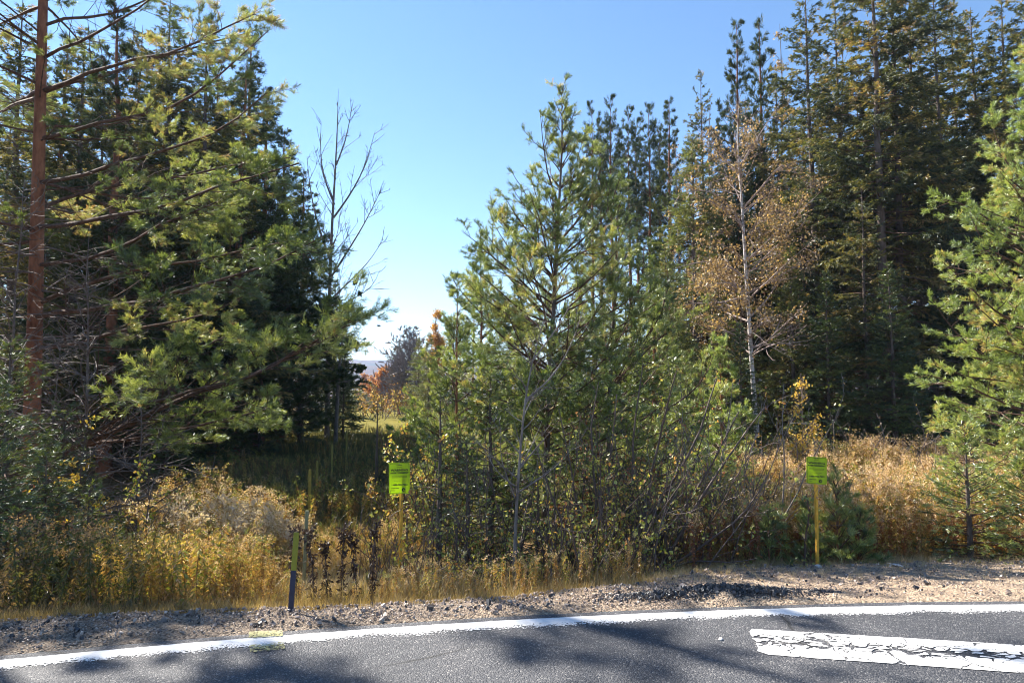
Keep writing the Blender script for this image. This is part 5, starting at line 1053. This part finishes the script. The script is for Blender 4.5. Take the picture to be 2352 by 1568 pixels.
def text_mesh(name, s, size, x, z, y, parent, align='CENTER', off=0.0, sx=1.0, bold=0):
    c = bpy.data.curves.new('lettering', 'FONT'); c.body = s; c.size = size; c.align_x = align; c.offset = bold; c.resolution_u = 2
    t = bpy.data.objects.new('lettering', c); COL.objects.link(t); bpy.context.view_layer.update()
    me = bpy.data.meshes.new_from_object(t.evaluated_get(bpy.context.evaluated_depsgraph_get())); bpy.data.objects.remove(t); me.materials.clear(); me.materials.append(M_INK)
    o = bpy.data.objects.new(name, me); COL.objects.link(o); o.parent = parent; o.location = (x, y, z); o.rotation_euler = (pi / 2, 0, 0); o.scale = (sx, 1, 1); return o
def post_mesh(name, w_, dp, z0, z1, mat, parent, slots=False, bev=.002):
    a = np.array([(-w_ / 2 + bev, -dp / 2), (w_ / 2 - bev, -dp / 2), (w_ / 2, -dp / 2 + bev), (w_ / 2, dp / 2 - bev), (w_ / 2 - bev, dp / 2), (-w_ / 2 + bev, dp / 2), (-w_ / 2, dp / 2 - bev), (-w_ / 2, -dp / 2 + bev)])
    zs = np.linspace(z0, z1, 12); V = np.concatenate([np.stack([a[:, 0], a[:, 1], np.full(8, z)], -1) for z in zs] + [np.array([[0, 0, z1 + .001]])]); i = np.arange(8); j = (i + 1) % 8
    Q_ = np.concatenate([np.stack([i, j, j + 8, i + 8], -1) + 8 * k for k in range(11)]); T = np.stack([i + 88, j + 88, np.full(8, 96)], -1); return mesh_obj(name, V, [Q_, T], mat, parent)
def warning_sign(px, ptop, pbase, d, wpx, hpx, label, roll, yaw, postpx, sharp=True):
    B = np.array([X(px, d), d, P(px, pbase, d)[2]]); B[0] = P(px, pbase, d)[0]; gz = float(zg(B[0], B[1])); W = wpx / F0 * d; H = hpx / F0 * d; ztop = P(px, ptop, d)[2] - B[2]
    r = thing('warning_sign', label, 'sign', B, 'lime green pipeline warning signs', rz=yaw); zc = ztop - H / 2; px_off = (postpx - px) / F0 * d
    pw = .026
    p = post_mesh('post', pw, pw, min(gz - B[2], 0) - .15, ztop - .02, M_YPOST, r); p.location = (px_off, .022, 0); p.rotation_euler = (0, math.radians(.6), math.radians(38))
    pan = plate('panel', rrect(W, H, .016), -.0015, .0015, M_LIME, r, 0); pan.location = (0, 0, zc); pan.rotation_euler = (0, roll, 0)
    fr = plate('border', rrect(W * .93, H * .955, .014), -.0028, -.0016, M_INK, pan, 0, hole=rrect(W * .905, H * .935, .012))
    k = W / .2
    for s, sz, zz, sx, al, xx, bd in [('Pipeline', .017, .122, 1, 'CENTER', 0, .0002), ('Gazoduc', .014, .104, 1, 'CENTER', 0, 0), ('WARNING', .030, .068, 1.12, 'CENTER', 0, .0011), ('AVERTISSEMENT', .0215, .044, 1.1, 'CENTER', 0, .0009),
                                  ('High pressure gas pipeline, do not dig', .0088, .017, 1.08, 'CENTER', 0, .0001), ('Gazoduc haute pression, ne pas creuser', .0088, .006, 1.0, 'CENTER', 0, .0001),
                                  ('Before you dig, call / Appelez', .0085, -.026, 1, 'CENTER', 0, 0), ('avant de creuser', .0085, -.036, 1, 'CENTER', 0, 0), ('1-888-982-7222', .0235, -.070, 1.02, 'CENTER', 0, .0009),
                                  ('TransCanada', .0135, -.098, 1, 'LEFT', -.078, .0006), ('In business', .0085, -.110, 1, 'LEFT', -.078, .0002), ('to deliver', .0085, -.120, 1, 'LEFT', -.078, .0002)]:
        t = text_mesh('lettering', s, sz * k, xx * k, zz * k, -.0022, pan, al, 0, sx, bd * k)
    # round emblem
    a = np.linspace(0, 2 * pi, 25)[:-1]; ring = np.stack([np.cos(a), np.sin(a)], -1) * .017 * k; e = plate('emblem', ring, -.0028, -.0016, M_INK, pan, 0); e.location = (.038 * k, 0, -.110 * k)
    tri = np.array([(-.009, -.006), (.0095, -.007), (.002, .010)])[::-1] * k; e2 = plate('emblem_arrow', tri, -.0036, -.0030, M_LIME, pan, 0); e2.location = (.040 * k, 0, -.110 * k)
    for zz in (.135, -.138):
        sc_ = plate('screw', np.stack([np.cos(a), np.sin(a)], -1) * .004, -.004, -.0016, M_SCREW, pan, 0); sc_.location = (0, 0, zz * k)
    return r
warning_sign(1882, 1049, 1303, 6.9, 43, 61, 'lime green warning sign on a thin yellow post at the edge of the sunlit gravel', math.radians(1.5), math.radians(-14), 1879)
warning_sign(915, 1062, 1330, 6.3, 47, 70, 'lime green warning sign behind dark upright shoots, left of the middle pines', math.radians(-1.0), math.radians(8), 918)
# marker posts
def marker(px, top, base, d, w_, label, cap, lean=0.0, dp=None, lower=None, name='marker_post'):
    q = P(px, base, d); gz = float(zg(q[0], d)); B = np.array([q[0], d, gz]); H = P(px, top, d)[2] - gz; r = thing(name, label, 'post', B); r.rotation_euler = (0, lean, 0)
    dp = dp or w_ * .35; split = H * .52
    if lower is not None: post_mesh('lower_post', w_, dp, -.2, split, lower, r); u = post_mesh('upper_post', w_ * 1.02, dp * 1.02, split, H, cap, r)
    else: post_mesh('stake', w_, dp, -.2, H, cap, r)
    return r
M_YG = plain_mat('yellow_green_plastic', (.24, .235, .03), .5, .12); M_BLK = plain_mat('dark_navy_plastic', (.035, .04, .07), .45, .2); M_STK = plain_mat('dull_yellow_stake', (.30, .26, .07), .8, .2); M_STG = plain_mat('grey_green_stake', (.22, .22, .12), .8, .2)
marker(668, 1222, 1383, 4.72, .036, 'flat marker post with yellow-green top and dark lower half beside the gravel', M_YG, math.radians(3.2), .012, M_BLK)
marker(697, 1172, 1290, 5.6, .026, 'thin weathered stake with pale top behind the two-tone marker post', M_STG, math.radians(1.5), .018)
for k, (px, top, base, d, lab) in enumerate([(711, 1078, 1150, 12.0, 'thin yellow stake nearest the golden weeds in the shaded clearing'), (728, 1058, 1098, 14.5, 'thin yellow stake second in the line across the shaded clearing'), (763, 1020, 1050, 18, 'thin yellow stake third in the line across the shaded clearing'), (796, 988, 1020, 22, 'thin yellow stake farthest away in the line across the shaded clearing')]):
    marker(px, top, base, d, .05, lab, M_STK, 0, .03, None, 'yellow_stake')
# two small birds
def bird(px, py, d, label, rot, span=.5, seed=0):
    c = P(px, py, d); r = thing('bird', label, 'bird', c); M = Mesh()
    prof = [(-.5, .0, .004), (-.36, .0, .03), (-.2, 0, .07), (0, .0, .085), (.2, .01, .07), (.32, .03, .05), (.42, .045, .045), (.5, .04, .012), (.58, .035, .003)]
    pl = np.array([[a * .62, 0, b * .6] for a, b, c_ in prof]) * span; V_, Q_ = tubes(pl[None], np.array([[c_ * .8 * span for a, b, c_ in prof]]), 8); M.quads(V_, Q_)
    for s in (-1, 1):
        out = np.array([[.10, 0, .03], [.13, s * .25, .14], [.02, s * .55, .16], [-.12, s * .5, .15], [-.10, s * .25, .11], [-.12, 0, .03]]) * span
        V_ = np.concatenate([out, out + [0, 0, .012 * span]]); T = []
        for k in range(1, 5): T += [[0, k, k + 1], [6, 6 + k + 1, 6 + k]]
        for k in range(6): j = (k + 1) % 6; T += [[k, k + 6, j], [j, k + 6, j + 6]]
        M.tris(V_, np.array(T))
    tail = np.array([[-.28, -.03, .0], [-.28, .03, 0], [-.48, .07, 0], [-.48, -.07, 0]]) * span; V_ = np.concatenate([tail, tail + [0, 0, .01 * span]]); M.tris(V_, np.array([[0, 2, 1], [0, 3, 2], [4, 5, 6], [4, 6, 7]]))
    M.build('body', plain_mat('dark_feathers', (.03, .028, .03), .7) if 'dark_feathers' not in bpy.data.materials else bpy.data.materials['dark_feathers'], r, smooth=True); r.rotation_euler = rot; return r
bird(870, 749, 26, 'small dark bird gliding against the pale sky above the clearing', (0.1, 0, .5), .30)

# ------------------------------------------------------------------ haze
bx = np.array([[x_, y_, z_] for z_ in (-14, 140) for y_ in (-2600, 2600) for x_ in (-2600, 2600)], float)
o = mesh_obj('haze', bx, np.array([[0, 2, 3, 1], [4, 5, 7, 6], [0, 1, 5, 4], [2, 6, 7, 3], [0, 4, 6, 2], [1, 3, 7, 5]]), (lambda m: m)(bpy.data.materials.new('haze_air')))
hm = o.data.materials[0]; hm.use_nodes = True; hn = hm.node_tree
for x_ in list(hn.nodes): hn.nodes.remove(x_)
ho = hn.nodes.new('ShaderNodeOutputMaterial'); hv = hn.nodes.new('ShaderNodeVolumePrincipled'); hv.inputs['Color'].default_value = (.50, .68, 1, 1); hv.inputs['Density'].default_value = .0003; hv.inputs['Anisotropy'].default_value = .3
hn.links.new(hv.outputs[0], ho.inputs['Volume']); kind(o, 'stuff')
